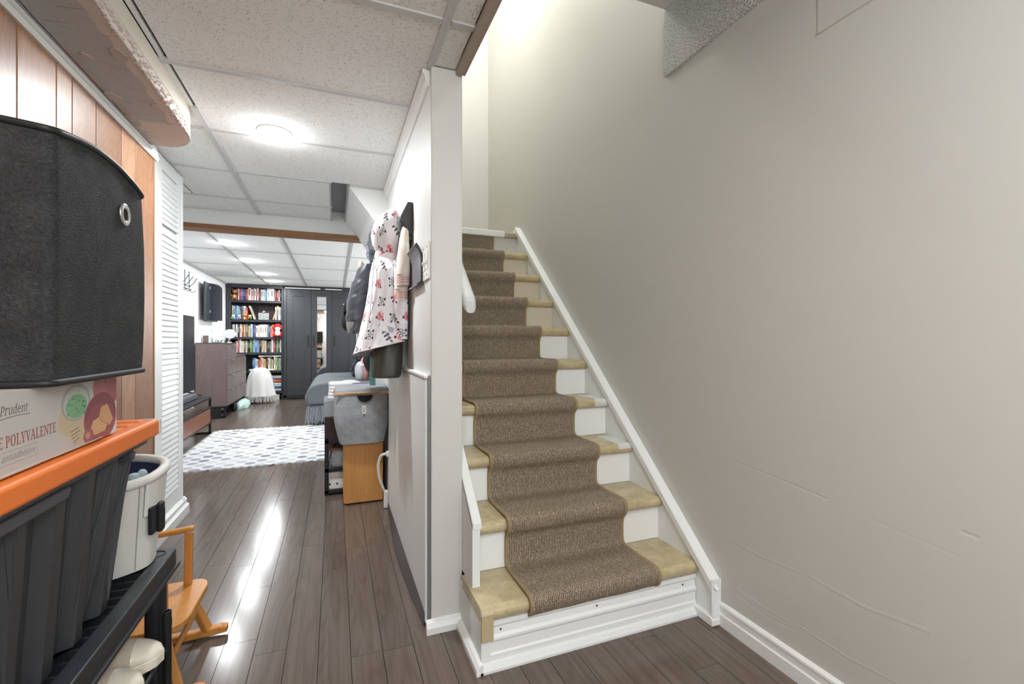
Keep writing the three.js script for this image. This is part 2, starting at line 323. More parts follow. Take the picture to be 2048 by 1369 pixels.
{
  const c = structGroup('ceiling_far');
  part('deck', box(-1.9, 2.5, 2.09, 2.2, -9.55, -4.2), M.ceil, c);
  const xs = [-1.76, -1.09, -0.47, 0.16, 0.78, 1.4, 2.02, 2.35], zs = [-4.19, -4.7, -5.75, -6.84, -8.1, -9.2, -9.42];
  zs.slice(0, -1).forEach((z, i) => xs.slice(0, -1).forEach((x, k) => part('ceiling_tile', box(x + 0.006, xs[k + 1] - 0.006, 2.052, 2.066, zs[i + 1] + 0.005, z - 0.005), M.tileFar, c)));
  for (const x of xs.slice(1, -1)) part('main_tee', box(x - 0.014, x + 0.014, 2.044, 2.06, -9.43, -4.2), std(0xb3b3b2, 0.6), c);
  for (const z of zs.slice(1, -1)) part('cross_tee', box(-1.76, 2.35, 2.046, 2.06, z - 0.012, z + 0.012), std(0xbbbbba, 0.6), c);
  part('wall_angle', box(-1.76, -1.735, 2.035, 2.052, -9.43, -4.2), std(0xb3b3b2, 0.6), c);
}
{
  const b = structGroup('trim_beam');
  part('beam_board', box(-1.76, 0.325, 1.94, 2.13, -4.2, -4.06), M.ceil, b);
  part('oak_strip', rbox(-1.76, 0.325, 1.908, 1.941, -4.205, -4.05, 0.004), M.oakTrim, b);
}
struct('ceiling_stair_soffit', extZ([[0.086, 2.05], [0.325, 2.05], [0.325, 1.735]], -4.08, -3.12), M.trim);

// left boxed duct with torn drywall paper
{
  const paper = canvas(512, 1024, (g, w, h) => {
    g.fillStyle = '#b4b1af'; g.fillRect(0, 0, w, h);
    const blob = (x, y, rx, ry, c) => { g.fillStyle = c; g.beginPath(); for (let i = 0; i < 60; i++) { const a = i / 60 * 6.283, k = 1 + 0.25 * noise(Math.cos(a) * 3 + x, Math.sin(a) * 3 + y); g[i ? 'lineTo' : 'moveTo'](x + rx * k * Math.cos(a), y + ry * k * Math.sin(a)); } g.fill(); };
    g.fillStyle = '#cfc0b7'; g.fillRect(0, 0, w, 190);                                   // rounded end: bare brown paper
    for (let i = 0; i < 60; i++) blob(w - 40 - rnd() * 40, rnd() * h, 40, 26, '#d0c2ba');
    for (let i = 0; i < 9; i++) blob(30 + rnd() * 50, 190 + rnd() * 380, 40, 46, '#bba79c');
    for (let i = 0; i < 40; i++) { g.strokeStyle = 'rgba(90,84,80,0.35)'; g.lineWidth = rr(1, 3); const x = rnd() * w, y = rnd() * h; g.beginPath(); g.moveTo(x, y); g.lineTo(x + rr(30, 180), y + rr(-10, 10)); g.stroke(); }
    for (let i = 0; i < 1400; i++) { g.fillStyle = `rgba(${rnd() < 0.5 ? '255,240,230' : '60,50,50'},0.06)`; g.beginPath(); g.arc(rnd() * w, rnd() * h, rr(1, 6), 0, 6.3); g.fill(); }
    g.fillStyle = '#1b1817'; g.beginPath(); g.moveTo(18, 150);                           // open joint along the wall side
    const q = []; for (let y = 150; y <= h; y += 12) q.push([20 + 7 * noise(y * 0.02, 3), y]);
    q.forEach(([x, y]) => g.lineTo(x + 5 + 3 * noise(y * 0.05, 9), y)); q.reverse().forEach(([x, y]) => g.lineTo(x - 2, y)); g.fill();
  });
  paper.wrapS = paper.wrapT = THREE.ClampToEdgeWrapping;
  const o = structGroup('ceiling_duct_soffit');
  const pts = [[-0.775, 1.2], [-0.775, -2.5]];
  for (let i = 0; i <= 14; i++) { const a = -Math.PI / 2 + i / 14 * Math.PI / 2; pts.push([-0.715 + 0.132 * Math.cos(a) , -2.3 + 0.2 * Math.sin(a)]); }
  pts.push([-0.583, 1.2]);
  const g = extY(pts, 1.936, 2.052), p = g.attributes.position, uv = g.attributes.uv, nn = g.attributes.normal;
  for (let i = 0; i < p.count; i++) uv.setXY(i, Math.abs(nn.getY(i)) > 0.5 ? (p.getX(i) + 0.775) / 0.192 : 0.93, 1 - (p.getZ(i) + 2.5) / 1.4);
  part('drywall_side', extY([[-0.5835, 1.2], [-0.5815, 1.2], [-0.5815, -2.3], [-0.5835, -2.3]], 1.985, 2.052), std(0xcfc6b8, 0.9), o);
  part('drywall_box', g, std(0xffffff, 0.95, { map: paper, bumpMap: speckle, bumpScale: 0.001 }), o);
  // torn paper edge: ragged plaster fringe along the lower rim
  const rim = [], rag = (x, z, s) => rim.push(new THREE.IcosahedronGeometry(s, 0).rotateX(rnd() * 3).rotateY(rnd() * 3).scale(1, 0.55, 1.3).translate(x, 1.937 + rr(-0.002, 0.005), z));
  for (let z = -2.3; z < -0.9; z += 0.006) { rag(-0.586 + rr(-0.006, 0.003), z, rr(0.003, 0.008)); rag(-0.583 + rr(-0.001, 0.002), z, rr(0.003, 0.007)); rim[rim.length - 1].translate(0, rr(0.004, 0.04), 0); };
  for (let i = 0; i < 40; i++) { const a = -Math.PI / 2 + i / 39 * Math.PI / 2; rag(-0.715 + 0.128 * Math.cos(a), -2.3 + 0.196 * Math.sin(a), rr(0.002, 0.006)); }
  part('torn_paper_edge', rim, std(0xc9bcb4, 1), o).userData.kind = 'stuff';
  const flaps = [[-0.745, -2.06, 0.05, 0.09], [-0.752, -2.25, 0.04, 0.1], [-0.62, -1.75, 0.04, 0.07], [-0.632, -2.1, 0.035, 0.06], [-0.72, -1.8, 0.028, 0.05]];
  for (const [x, z, w, l] of flaps) {
    const s = [], n = 18; for (let i = 0; i < n; i++) { const a = i / n * 6.283, k = 0.75 + 0.4 * rnd(); s.push([x + w / 2 * k * Math.cos(a), z + l / 2 * k * Math.sin(a)]); }
    part('paper_flap', extY(s, 1.9325, 1.9365), std(0xb9aaa1, 0.95), o);
  }
}

// textured plaster patch and board high on the stair wall
struct('wall_stucco_patch', uvm(box(1.322, 1.336, 2.19, 2.48, -1.588, -0.6)), M.stucco);
struct('trim_wall_board', [rbox(1.333, 1.336, 1.965, 2.12, -0.93, 0.4, 0.0012), rbox(1.33, 1.336, 1.96, 1.965, -0.93, 0.4, 0.0015)], M.wallBeige);

// ---------------------------------------------------------------- staircase
const RISE = 0.1855, RUN = 0.2065, zn = (i) => -1.37 - RUN * (i - 1), yt = (i) => 0.2 + RISE * (i - 1);
{
  const st = thing('staircase', 'steep white staircase with tan worn treads rising between two walls', 'staircase');
  const nose = (z, y, back) => { const p = [[z - back, y], [z - 0.022, y]]; for (let k = 1; k < 8; k++) { const a = Math.PI / 2 - k / 8 * Math.PI; p.push([z - 0.022 + 0.022 * Math.cos(a), y - 0.023 + 0.023 * Math.sin(a)]); } p.push([z - 0.022, y - 0.046], [z - back, y - 0.046]); return p; };
  for (let i = 1; i <= 9; i++) {
    const t = part('tread', uvm(extX(nose(zn(i), yt(i), 0.236), i === 1 ? 0.43 : 0.446, 1.304, 0.002), 1, rnd() * 3, rnd() * 3), M.tread, st);
    part('riser', rbox(0.446, 1.304, i === 1 ? 0 : yt(i - 1), yt(i) - 0.046, zn(i) - 0.045, zn(i) - 0.03, 0.002, 1), i > 6 ? std(0xd8cdb8, 0.5) : M.trim, st);
    if (i === 3 || i === 4) part('painted_end', extX(nose(zn(i) + 0.0015, yt(i) + 0.0012, 0.19).slice(0, i === 3 ? 6 : 11), 1.225, 1.3045), std(0xd9d9d6, 0.45), t, 'white painted end of the tread');
  }
  part('riser', rbox(0.44, 1.304, yt(9), 1.84, zn(10) - 0.045, zn(10) - 0.03, 0.002, 1), M.column, st);
  part('landing_floor', box(0.441, 1.334, 1.72, 1.865, -4.049, zn(10) - 0.045), M.tread, st);
  part('landing_nosing', rbox(0.44, 1.2, 1.838, 1.885, zn(10) - 0.06, zn(10), 0.008), M.trim, st);
  part('landing_nosing', rbox(1.2, 1.304, 1.838, 1.876, zn(10) - 0.06, zn(10) - 0.004, 0.008), std(0xaaa08c, 0.5), st, 'bare grey beige end of the landing edge');
  // skirt boards and their caps
  const S = RISE / RUN, topLine = (z) => 0.165 + (-1.297 - z) * S;
  const right = part('skirt_board', extX([[-1.297, 0], [-1.297, 0.165], [-3.25, topLine(-3.25)], [-3.33, topLine(-3.25)], [-3.33, 1.2], [-2, 0]], 1.303, 1.3345), M.white, st);
  const off = (z, d) => [z - d * 0.67, topLine(z) + d * 0.74];
  part('skirt_cap', extX([[-1.297, 0.03], [-1.288, 0.03], [-1.288, 0.172], off(-1.293, 0.012), off(-3.25, 0.012), [-3.25, topLine(-3.25) - 0.045], [-1.297, 0.125]], 1.29, 1.3345, 0.004), M.trim, right);
  part('cap_bead', extX([off(-1.3, -0.036), off(-1.3, -0.026), off(-3.25, -0.026), off(-3.25, -0.036)], 1.294, 1.31, 0.003), M.trim, right);
  part('skirt_shoe', extX([[-1.385, 0], [-1.29, 0], [-1.285, 0.006], [-1.285, 0.025], [-1.293, 0.035], [-1.385, 0.035]], 1.287, 1.3345, 0.003), M.trim, right);
  part('landing_baseboard', rbox(1.32, 1.3345, 1.865, topLine(-3.25) - 0.01, -4.05, -3.25, 0.003), M.trim, st);
  part('landing_baseboard', rbox(0.5, 1.33, 1.865, 1.955, -4.0495, -4.04, 0.003), M.trim, st);
  const left = part('skirt_board', extX([[-1.508, 0.2], [-1.508, 0.413], [-3.2, 0.413 + 1.692 * S], [-3.2, 1.5], [-1.75, 0.2]], 0.4405, 0.468), M.white, st);
  part('skirt_cap', extX([[-1.504, 0.4], [-1.504, 0.42], [-3.2, 0.42 + 1.696 * S], [-3.2, 0.4 + 1.696 * S]], 0.4405, 0.474, 0.003), M.trim, left);
  // closed side and moulded front of the lowest step
  part('side_panel', rbox(0.432, 0.45, 0, 0.168, -1.637, -1.398, 0.002), M.white, st);
  const prof = [[-1.42, 0], [-1.379, 0], [-1.379, 0.045], [-1.384, 0.05], [-1.384, 0.082], [-1.378, 0.09], [-1.378, 0.098], [-1.386, 0.106], [-1.388, 0.128], [-1.381, 0.136], [-1.381, 0.15], [-1.42, 0.152]];
  const fm = part('front_moulding', extX(prof, 0.448, 1.3), M.trim, st);
  part('shoe', extX([[-1.42, 0], [-1.362, 0], [-1.362, 0.008], [-1.37, 0.022], [-1.382, 0.028], [-1.42, 0.028]], 0.425, 1.29), M.trim, fm);
  for (const x of [0.5, 0.62, 0.86, 1.24]) part('nail_hole', new THREE.CylinderGeometry(0.003, 0.003, 0.003, 10).rotateX(Math.PI / 2).translate(x, x === 0.62 ? 0.07 : 0.118, -1.386), M.darkVoid, fm);
  part('corner_block', rbox(0.431, 0.462, 0.025, 0.165, -1.4, -1.377, 0.002), M.trim, st);
  part('nosing_return', [rbox(0.4295, 0.47, 0.098, 0.185, -1.377, -1.3665, 0.003)], M.tread, st, 'broken tan nosing strip hanging at the corner');
}
// carpet runner: a strip that follows treads and risers
{
  const p = [];
  p.push([zn(1) - 0.022, yt(1) - 0.062]);
  for (let i = 1; i <= 9; i++) {
    const z = zn(i), y = yt(i), zr = z - 0.03;
    if (i > 1) p.push([zr + 0.012, y - RISE + 0.026], [zr + 0.010, y - RISE + 0.06], [zr + 0.012, y - 0.074]);
    p.push([zr + 0.02, y - 0.058], [z + 0.002, y - 0.046], [z + 0.011, y - 0.022], [z + 0.005, y + 0.003], [z - 0.018, y + 0.011], [z - 0.07, y + 0.010], [z - RUN + 0.03, y + 0.010], [z - RUN - 0.006, y + 0.014]);
  }
  p.push([zn(10) - 0.02, yt(9) + 0.03], [zn(10) - 0.02, 1.8], [zn(10) - 0.016, 1.848]);
  const curve = new THREE.CatmullRomCurve3(p.map(([z, y]) => V(0, y, z)), false, 'centripetal'), N = 520;
  const P = curve.getSpacedPoints(N), T = P.map((_, i) => P[Math.min(N, i + 1)].clone().sub(P[Math.max(0, i - 1)]).normalize());
  const strip = (x0, x1, th, nx, wob) => {
    const pos = [], uv = [], idx = []; let s = 0;
    for (let i = 0; i <= N; i++) {
      if (i) s += P[i].distanceTo(P[i - 1]);
      const n = V(0, T[i].z, -T[i].y).multiplyScalar(-1); if (n.z < 0 && n.y < -0.5) n.multiplyScalar(1);
      for (let j = 0; j <= nx; j++) {
        const x = x0 + (x1 - x0) * j / nx, h = th + wob * noise(x * 9, s * 9, 2);
        pos.push(x, P[i].y + n.y * h, P[i].z + n.z * h); uv.push(x, s);
      }
    }
    const w = nx + 1; for (let i = 0; i < N; i++) for (let j = 0; j < nx; j++) { const a = i * w + j; idx.push(a, a + 1, a + w, a + 1, a + w + 1, a + w); }
    const g = new THREE.BufferGeometry(); g.setAttribute('position', new THREE.Float32BufferAttribute(pos, 3)); g.setAttribute('uv', new THREE.Float32BufferAttribute(uv, 2)); g.setIndex(idx); g.computeVertexNormals(); return g;
  };
  const r = thing('stair_runner', 'ribbed brown carpet runner with tan bound edges laid down the stairs', 'carpet');
  part('pile', strip(0.602, 1.108, 0, 10, 0.003), M.carpet, r);
  for (const [a, x] of [[0.596, 0.602], [1.108, 1.114]]) part('edge_binding', loft(P.filter((_, i) => i % 2 === 0).map((q, i) => { const t = T[i * 2], n = V(0, -t.z, t.y); return [[-0.006, 0.002], [0.006, 0.003], [0.006, -0.006], [-0.006, -0.006]].map(([dx, k]) => V((a + x) / 2 + dx, q.y + n.y * k, q.z + n.z * k)); })), M.tan, r, 'tan binding along the edge');
}
// handrail
{
  const o = thing('handrail', 'chipped white wooden handrail on the wall beside the stairs', 'handrail');
  const S = RISE / RUN, d = [0.5, 1.185, -1.735], ring = (t) => Array.from({ length: 20 }, (_, j) => { const a = j / 20 * 6.283, r = t < 0.004 ? 0.7 : t < 0.015 ? 0.92 : 1; return V(d[0] + 0.026 * r * Math.sign(Math.cos(a)) * Math.abs(Math.cos(a)) ** 0.7, d[1] + t * S + 0.034 * r * Math.sign(Math.sin(a)) * Math.abs(Math.sin(a)) ** 0.7, d[2] - t); });
  part('rail', loft([0, 0.003, 0.01, 0.02, 0.5, 1, 1.5].map(ring)), std(0xe4e4e2, 0.4, { bumpMap: speckle, bumpScale: 0.001 }), o);
  for (const t of [0.06, 0.8]) part('rail_bracket', rbox(0.44, 0.485, d[1] + t * S - 0.03, d[1] + t * S + 0.012, d[2] - t - 0.02, d[2] - t + 0.02, 0.004), M.trim, o);
}
// baseboards
const basePts = (x, s) => [[x, 0], [x + s * 0.014, 0], [x + s * 0.014, 0.042], [x + s * 0.010, 0.047], [x + s * 0.010, 0.066], [x + s * 0.013, 0.071], [x + s * 0.012, 0.078], [x + s * 0.005, 0.086], [x, 0.086]];
struct('baseboard_right', extZ(basePts(1.336, -1), -1.288, 1.2), M.trim);
struct('baseboard_column', [extX([[-1.64, 0], [-1.618, 0], [-1.618, 0.022], [-1.626, 0.038], [-1.64, 0.045]], 0.305, 0.434), extZ([[0.434, 0], [0.412, 0], [0.412, 0.018], [0.422, 0.03], [0.434, 0.034]], -1.62, -1.362)], M.trim);
struct('baseboard_closet', [extZ([[-0.89, 0], [-0.835, 0], [-0.835, 0.05], [-0.848, 0.062], [-0.848, 0.085], [-0.86, 0.1], [-0.89, 0.1]], -3.33, -2.55), box(-1.76, -0.85, 0, 0.1, -3.292, -3.27)], M.trim);
struct('baseboard_far_left', box(-1.762, -1.748, 0, 0.09, -9.43, -3.29), M.trim);

// louvred closet panel
{
  const d = structGroup('door_1');
  part('stile', rbox(-0.892, -0.862, 0.1, 2.045, -2.95, -2.86, 0.003), M.trim, d);
  part('stile', rbox(-0.892, -0.862, 0.1, 2.045, -3.278, -3.215, 0.003), M.trim, d);
  for (const [a, b] of [[0.1, 0.19], [1.63, 1.668], [1.975, 2.045]]) part('rail', rbox(-0.89, -0.864, a, b, -3.215, -2.95, 0.002), M.trim, d);
  const slat = new RoundedBoxGeometry(0.008, 0.0345, 0.268, 1, 0.002).rotateZ(0.26);
  for (let y = 0.206; y < 1.97; y += 0.0305) { if (y > 1.62 && y < 1.68) continue; part('slat', slat, M.trim, d).position.set(-0.868, y, -3.082); }
  part('backing_board', box(-0.886, -0.878, 0.12, 2.02, -3.24, -2.93), M.white, d);
  part('jamb', rbox(-0.892, -0.856, 0, 2.05, -2.86, -2.55, 0.003), M.trim, d);
  part('panel_edge', rbox(-0.892, -0.858, 0.1, 2.045, -3.296, -3.277, 0.003), M.trim, d);
}

// ---------------------------------------------------------------- lamps
function pot(x, z, label, power, y = 2.05, size = 0.068) {
  const o = thing('ceiling_light', label, 'ceiling light', [x, y, z], 'recessed ceiling lights');
  part('trim_ring', new THREE.TorusGeometry(size + 0.003, 0.005, 8, 36).rotateX(Math.PI / 2).scale(1, 0.6, 1).translate(0, -0.001, 0), M.white, o);
  part('lens', new THREE.CylinderGeometry(size, size, 0.008, 36).translate(0, -0.005, 0), M.glow, o);
  const l = new THREE.PointLight(LIGHT.color, power[0], 0, 2); l.position.set(x, y - 0.06, z); l.castShadow = true; l.shadow.radius = 2; scene.add(l);
  const b = new THREE.RectAreaLight(LIGHT.color, power[1], 0.11, 0.11); b.position.set(x, y - 0.012, z); b.lookAt(x, 0, z); scene.add(b);
}
pot(-0.27, -2.441, 'round recessed light, by itself in the speckled tiles near the duct soffit', LIGHT.near);
[[-1.02, -5.383, 'first recessed light behind the oak-edged beam, largest of the row'], [-0.995, -6.452, 'second recessed light behind the oak-edged beam'], [-0.98, -7.617, 'third recessed light behind the oak-edged beam'], [-0.955, -8.506, 'last recessed light of the row, nearest the bookcase']].forEach(([x, z, l]) => pot(x, z, l, LIGHT.far));
function globe(name, label, x, y, z, top, power) {
  const o = thing(name, label, 'pendant lamp', [x, y, z]);
  part('globe', new THREE.SphereGeometry(0.09, 28, 20), emitter(0xffffff, 3), o); part('cord', cyl(0.004, 0.004, top - y - 0.085, 8, 0, 0.085, 0), M.black, o); part('canopy', cyl(0.05, 0.05, 0.02, 24, 0, top - y - 0.02, 0), M.white, o);
  const l = new THREE.PointLight(LIGHT.color, power, 0, 2); l.position.set(x, y, z); l.castShadow = true; l.shadow.radius = 7; scene.add(l);
}
globe('pendant_lamp', 'round white globe pendant over the sofa behind the partition wall, nearest the play mat', 1.6, 1.55, -5.5, 2.05, LIGHT.pendant);
globe('pendant_lamp', 'round white globe pendant near the wardrobe behind the partition wall', 1.6, 1.55, -7.9, 2.05, LIGHT.pendant);
globe('pendant_lamp', 'round white globe pendant in the hall behind the viewer', 0.4, 1.62, 0.85, 2.05, LIGHT.globe);
pot(-0.2, 0.35, 'recessed light in the tiled ceiling behind the viewer', LIGHT.back);
pot(0.8, 0.3, 'recessed light in the plaster ceiling behind the viewer', LIGHT.side, 2.48);
{
  const o = thing('ceiling_light', 'warm white dome light upstairs over the stair landing', 'ceiling light', [0.78, 4.4, -2.9]);
  part('base_plate', cyl(0.13, 0.13, 0.02, 32, 0, -0.02, 0), M.white, o);
  part('dome', new THREE.SphereGeometry(0.12, 28, 12, 0, Math.PI * 2, Math.PI / 2, Math.PI / 2).scale(1, 0.7, 1).translate(0, -0.02, 0), emitter(0xfbfcf4, 3), o);
  const l = new THREE.PointLight(0xfbfcf4, LIGHT.upstairs, 0, 2); l.position.set(0.78, 4.18, -2.9); l.castShadow = true; l.shadow.radius = 5; scene.add(l);
}

// ---------------------------------------------------------------- black plastic shelf by the panelled wall
const SH = 0.49, RX = -0.40, RZ = -1.487;                          // shelf top, its outer side, its far end
{
  const o = thing('plastic_shelf', 'black plastic slatted shelving unit beside the wood panelled wall', 'shelf');
  const x0 = -0.765, z1 = 0.3, top = part('shelf_frame', [
    rbox(RX - 0.036, RX, SH - 0.046, SH, RZ + 0.075, z1, 0.004), rbox(x0, x0 + 0.03, SH - 0.046, SH, RZ + 0.075, z1, 0.004), rbox(x0 + 0.09, RX - 0.09, SH - 0.046, SH, RZ, RZ + 0.032, 0.004), rbox(x0, RX, SH - 0.046, SH, z1, z1 + 0.03, 0.004),
    rbox(RX - 0.004, RX + 0.006, SH - 0.05, SH - 0.04, RZ - 0.002, z1, 0.002),
  ], M.blackPlastic, o);
  for (const s of [0, 1]) {                                        // corner plates with the post sockets
    const cx = s ? x0 + 0.037 : RX - 0.037, a = new THREE.Shape(), h = new THREE.Path();
    a.moveTo(-0.045, -0.042); a.lineTo(0.037, -0.042); a.lineTo(0.037, 0.024); a.quadraticCurveTo(0.037, 0.04, 0.02, 0.04); a.lineTo(-0.045, 0.04); a.lineTo(-0.045, -0.042);
    h.absarc(0, 0.004, 0.0175, 0, 6.2832); a.holes.push(h);
    const g = extY(a, SH - 0.046, SH, 0.002, 1); if (s) g.scale(-1, 1, 1);
    part('corner_plate', s ? toCreasedNormals(g, 0.5).translate(cx, 0, RZ + 0.04) : g.translate(cx, 0, RZ + 0.04), M.blackPlastic, top);
    part('socket_ring', new THREE.TorusGeometry(0.0195, 0.0015, 6, 28).rotateX(Math.PI / 2).translate(cx, SH + 0.0005, RZ + 0.036), M.blackPlastic, top);
    part('leg', [cyl(0.0225, 0.024, SH - 0.05, 28, cx, 0, RZ + 0.04), cyl(0.027, 0.027, 0.02, 28, cx, SH - 0.068, RZ + 0.04)], M.blackPlastic, o);
    part('leg', cyl(0.0225, 0.024, SH - 0.05, 20, cx, 0, 0.26), M.blackPlastic, o);
  }
  for (let z = RZ + 0.088; z < -0.5; z += 0.0365) part('slat', rbox(x0 + 0.028, RX - 0.034, SH - 0.04, SH - 0.007, z - 0.003, z + 0.003, 0.0015, 1), M.blackPlastic, o);
  for (const x of [-0.5, -0.62]) part('slat', rbox(x - 0.003, x + 0.003, SH - 0.042, SH - 0.014, RZ + 0.03, z1, 0.001, 1), M.blackPlastic, o);
}
// ---------------------------------------------------------------- grey tote with an orange lid
{
  const o = thing('storage_tote', 'dark grey ribbed plastic tote with an orange lid on the black shelf', 'storage box', [-0.58, SH, -0.955]);
  // wall outline with a corrugated long side; local coordinates
  const outline = (k, y) => {
    const hx = 0.158 - 0.022 * k, hz = 0.352 - 0.055 * k, r = 0.035, p = [];
    const rib = (z) => { const q = ((((z - 0.955 + 0.135 * k * 0) / 0.1005) % 1) + 1) % 1, e = 0.1; const u = q < 0.52 ? Math.min(1, Math.min(q, 0.52 - q) / e) : 0; return -0.02 * (1 - Math.max(0, Math.min(1, u))); };
    const n = 120;
    for (let i = 0; i <= n; i++) { const z = hz - r - (2 * (hz - r)) * i / n; p.push([hx + rib(z), z]); }
    for (let i = 1; i < 8; i++) { const a = i / 8 * Math.PI / 2; p.push([hx - r + (r - 0.010 * (1 - i / 8)) * Math.cos(a), -hz + r - r * Math.sin(a)]); }
    for (let i = 0; i <= 6; i++) p.push([hx - r - 2 * (hx - r) * i / 6, -hz]);
    for (let i = 1; i < 6; i++) { const a = Math.PI / 2 + i / 6 * Math.PI / 2; p.push([-hx + r + r * Math.cos(a), -hz + r - r * Math.sin(a)]); }
    for (let i = 0; i <= 10; i++) p.push([-hx, -hz + r + 2 * (hz - r) * i / 10]);
    for (let i = 1; i < 6; i++) { const a = Math.PI + i / 6 * Math.PI / 2; p.push([-hx + r + r * Math.cos(a), hz - r - r * Math.sin(a)]); }
    for (let i = 0; i <= 6; i++) p.push([-hx + r + 2 * (hx - r) * i / 6, hz]);
    for (let i = 1; i < 6; i++) { const a = 1.5 * Math.PI + i / 6 * Math.PI / 2; p.push([hx - r + r * Math.cos(a), hz - r - r * Math.sin(a)]); }
    return p.map(([x, z]) => V(x, y, z));
  };
  part('tub', toCreasedNormals(loft([outline(1.05, 0.002), outline(1, 0.006), outline(0.5, 0.17), outline(0.03, 0.325), outline(0, 0.335)]), 0.45), M.toteGrey, o);
  part('tub_rim', rbox(-0.168, 0.168, 0.318, 0.334, -0.36, 0.36, 0.006), M.toteClip, o);
  for (const [a, b] of [[-0.01, 0.2], [-0.27, -0.245]]) part('handle', extX([[a, 0.32], [b, 0.32], [b - 0.008, 0.302], [a + 0.012, 0.302]], 0.12, 0.176, 0.004), M.toteClip, o);
  const lid = part('lid', rbox(-0.182, 0.182, 0.332, 0.371, -0.39, 0.39, 0.008, 3), M.orange, o);
  for (let z = -0.365; z < 0.36; z += 0.062) part('lid_rib', rbox(-0.15, 0.155, 0.368, 0.3735, z - 0.018, z + 0.018, 0.0026, 1), M.orange, lid);
  part('lid_end', rbox(0.13, 0.184, 0.336, 0.372, -0.394, -0.385, 0.003), std(0xc9c5c0, 0.4), lid, 'pale scuffed corner of the lid');
}
// ---------------------------------------------------------------- flat cookware carton
{
  const print = canvas(1024, 258, (g, w, h) => {
    g.fillStyle = '#c7c1bd'; g.fillRect(0, 0, w, h);
    const el = (x, y, rx, ry, c, a = 0) => { g.fillStyle = c; g.beginPath(); g.ellipse(x, y, rx, ry, a, 0, 6.3); g.fill(); };
    const poly = (c, ...p) => { g.fillStyle = c; g.beginPath(); p.forEach(([x, y], i) => (i ? g.lineTo(x, y) : g.moveTo(x, y))); g.fill(); };
    g.save(); g.translate(700, 190); g.rotate(0.5); g.fillStyle = '#cdbb9b'; g.beginPath(); g.roundRect(-150, -60, 420, 110, 30); g.fill(); g.restore();
    poly('#d9dcdf', [930, 258], [960, 215], [1024, 120], [1024, 258]);
    el(915, 40, 105, 85, '#b06f70'); el(990, 60, 60, 60, '#a86466');
    poly('#9c5c5f', [905, 20], [925, 0], [935, 0], [930, 40]);
    el(684, 80, 104, 72, '#a8a3a0'); el(684, 84, 92, 62, '#bfc3ba'); el(686, 96, 76, 46, '#7fae84');
    for (let i = 0; i < 70; i++) { g.strokeStyle = rnd() < 0.7 ? '#8fc296' : '#4e7a56'; g.lineWidth = rr(2, 5); const x = 686 + rr(-62, 62), y = 96 + rr(-36, 36), a = rnd() * 3.1; g.beginPath(); g.moveTo(x, y); g.lineTo(x + 16 * Math.cos(a), y + 9 * Math.sin(a)); g.stroke(); }
    el(880, 170, 142, 104, '#a35f61'); el(880, 150, 132, 86, '#8d4f53'); el(880, 172, 120, 66, '#99585b');
    poly('#d9a77a', [850, 190], [880, 125], [935, 118], [990, 190], [960, 215]); poly('#e0b184', [785, 215], [810, 175], [865, 165], [940, 205], [915, 232], [830, 236]);
    g.strokeStyle = '#8d5d43'; g.lineWidth = 3; g.beginPath(); g.moveTo(865, 168); g.quadraticCurveTo(900, 200, 950, 208); g.stroke();
    el(775, 228, 40, 30, '#ad6a69'); el(770, 226, 18, 13, '#d09a8c');
    g.strokeStyle = '#6e675f'; g.lineWidth = 3; for (let i = 0; i < 5; i++) { g.beginPath(); g.moveTo(640 + i * 6, 190 + i * 14); g.lineTo(700 + (i % 2) * 14 - i * 4, 180 + i * 14); g.stroke(); }
    g.fillStyle = '#9a5a52'; g.font = 'bold 50px serif'; g.textBaseline = 'alphabetic'; g.fillText('E POLYVALENTE', 248, 170, 300);
    g.fillStyle = '#57534f'; g.font = 'italic 40px serif'; g.fillText('a Prudent', 226, 70, 160);
    g.strokeStyle = '#57534f'; g.lineWidth = 2; g.beginPath(); g.moveTo(240, 84); g.quadraticCurveTo(300, 74, 400, 80); g.stroke();
    g.fillStyle = '#87827e'; g.font = 'italic 27px serif'; g.fillText('antiadh\u00e9sive', 262, 212); g.strokeStyle = '#a09a95'; g.beginPath(); g.moveTo(250, 183); g.lineTo(440, 183); g.lineTo(440, 224); g.lineTo(250, 224); g.stroke();
    for (let i = 0; i < 500; i++) { g.fillStyle = `rgba(255,255,255,${0.05 * rnd()})`; g.fillRect(rnd() * w, rnd() * h, rr(2, 20), 1); }
  });
  const o = thing('carton', 'pale flat cookware carton with a printed pot on the orange tote lid', 'cardboard box', [-0.418, 0.8638, -1.165]);
  const card = std(0xc2bcb6, 0.7);
  part('carton_body', [rbox(-0.32, -0.0022, 0.0005, 0.1165, 0, 0.6, 0.002)], card, o);
  const face = new THREE.PlaneGeometry(0.465, 0.1155).rotateY(Math.PI / 2).translate(-0.0003, 0.0585, 0.2325);
  const slab = [new THREE.BoxGeometry(0.002, 0.1155, 0.465).translate(-0.0014, 0.0585, 0.2325)];
  part('printed_side', face, std(0xffffff, 0.6, { map: print }), o);
  part('side_board', slab, card, o);
  part('lower_flap', [rbox(-0.0025, 0.0006, 0, 0.003, 0.06, 0.22, 0.0012), rbox(-0.0025, 0.0006, 0, 0.004, 0.26, 0.6, 0.0012)], card, o);
}
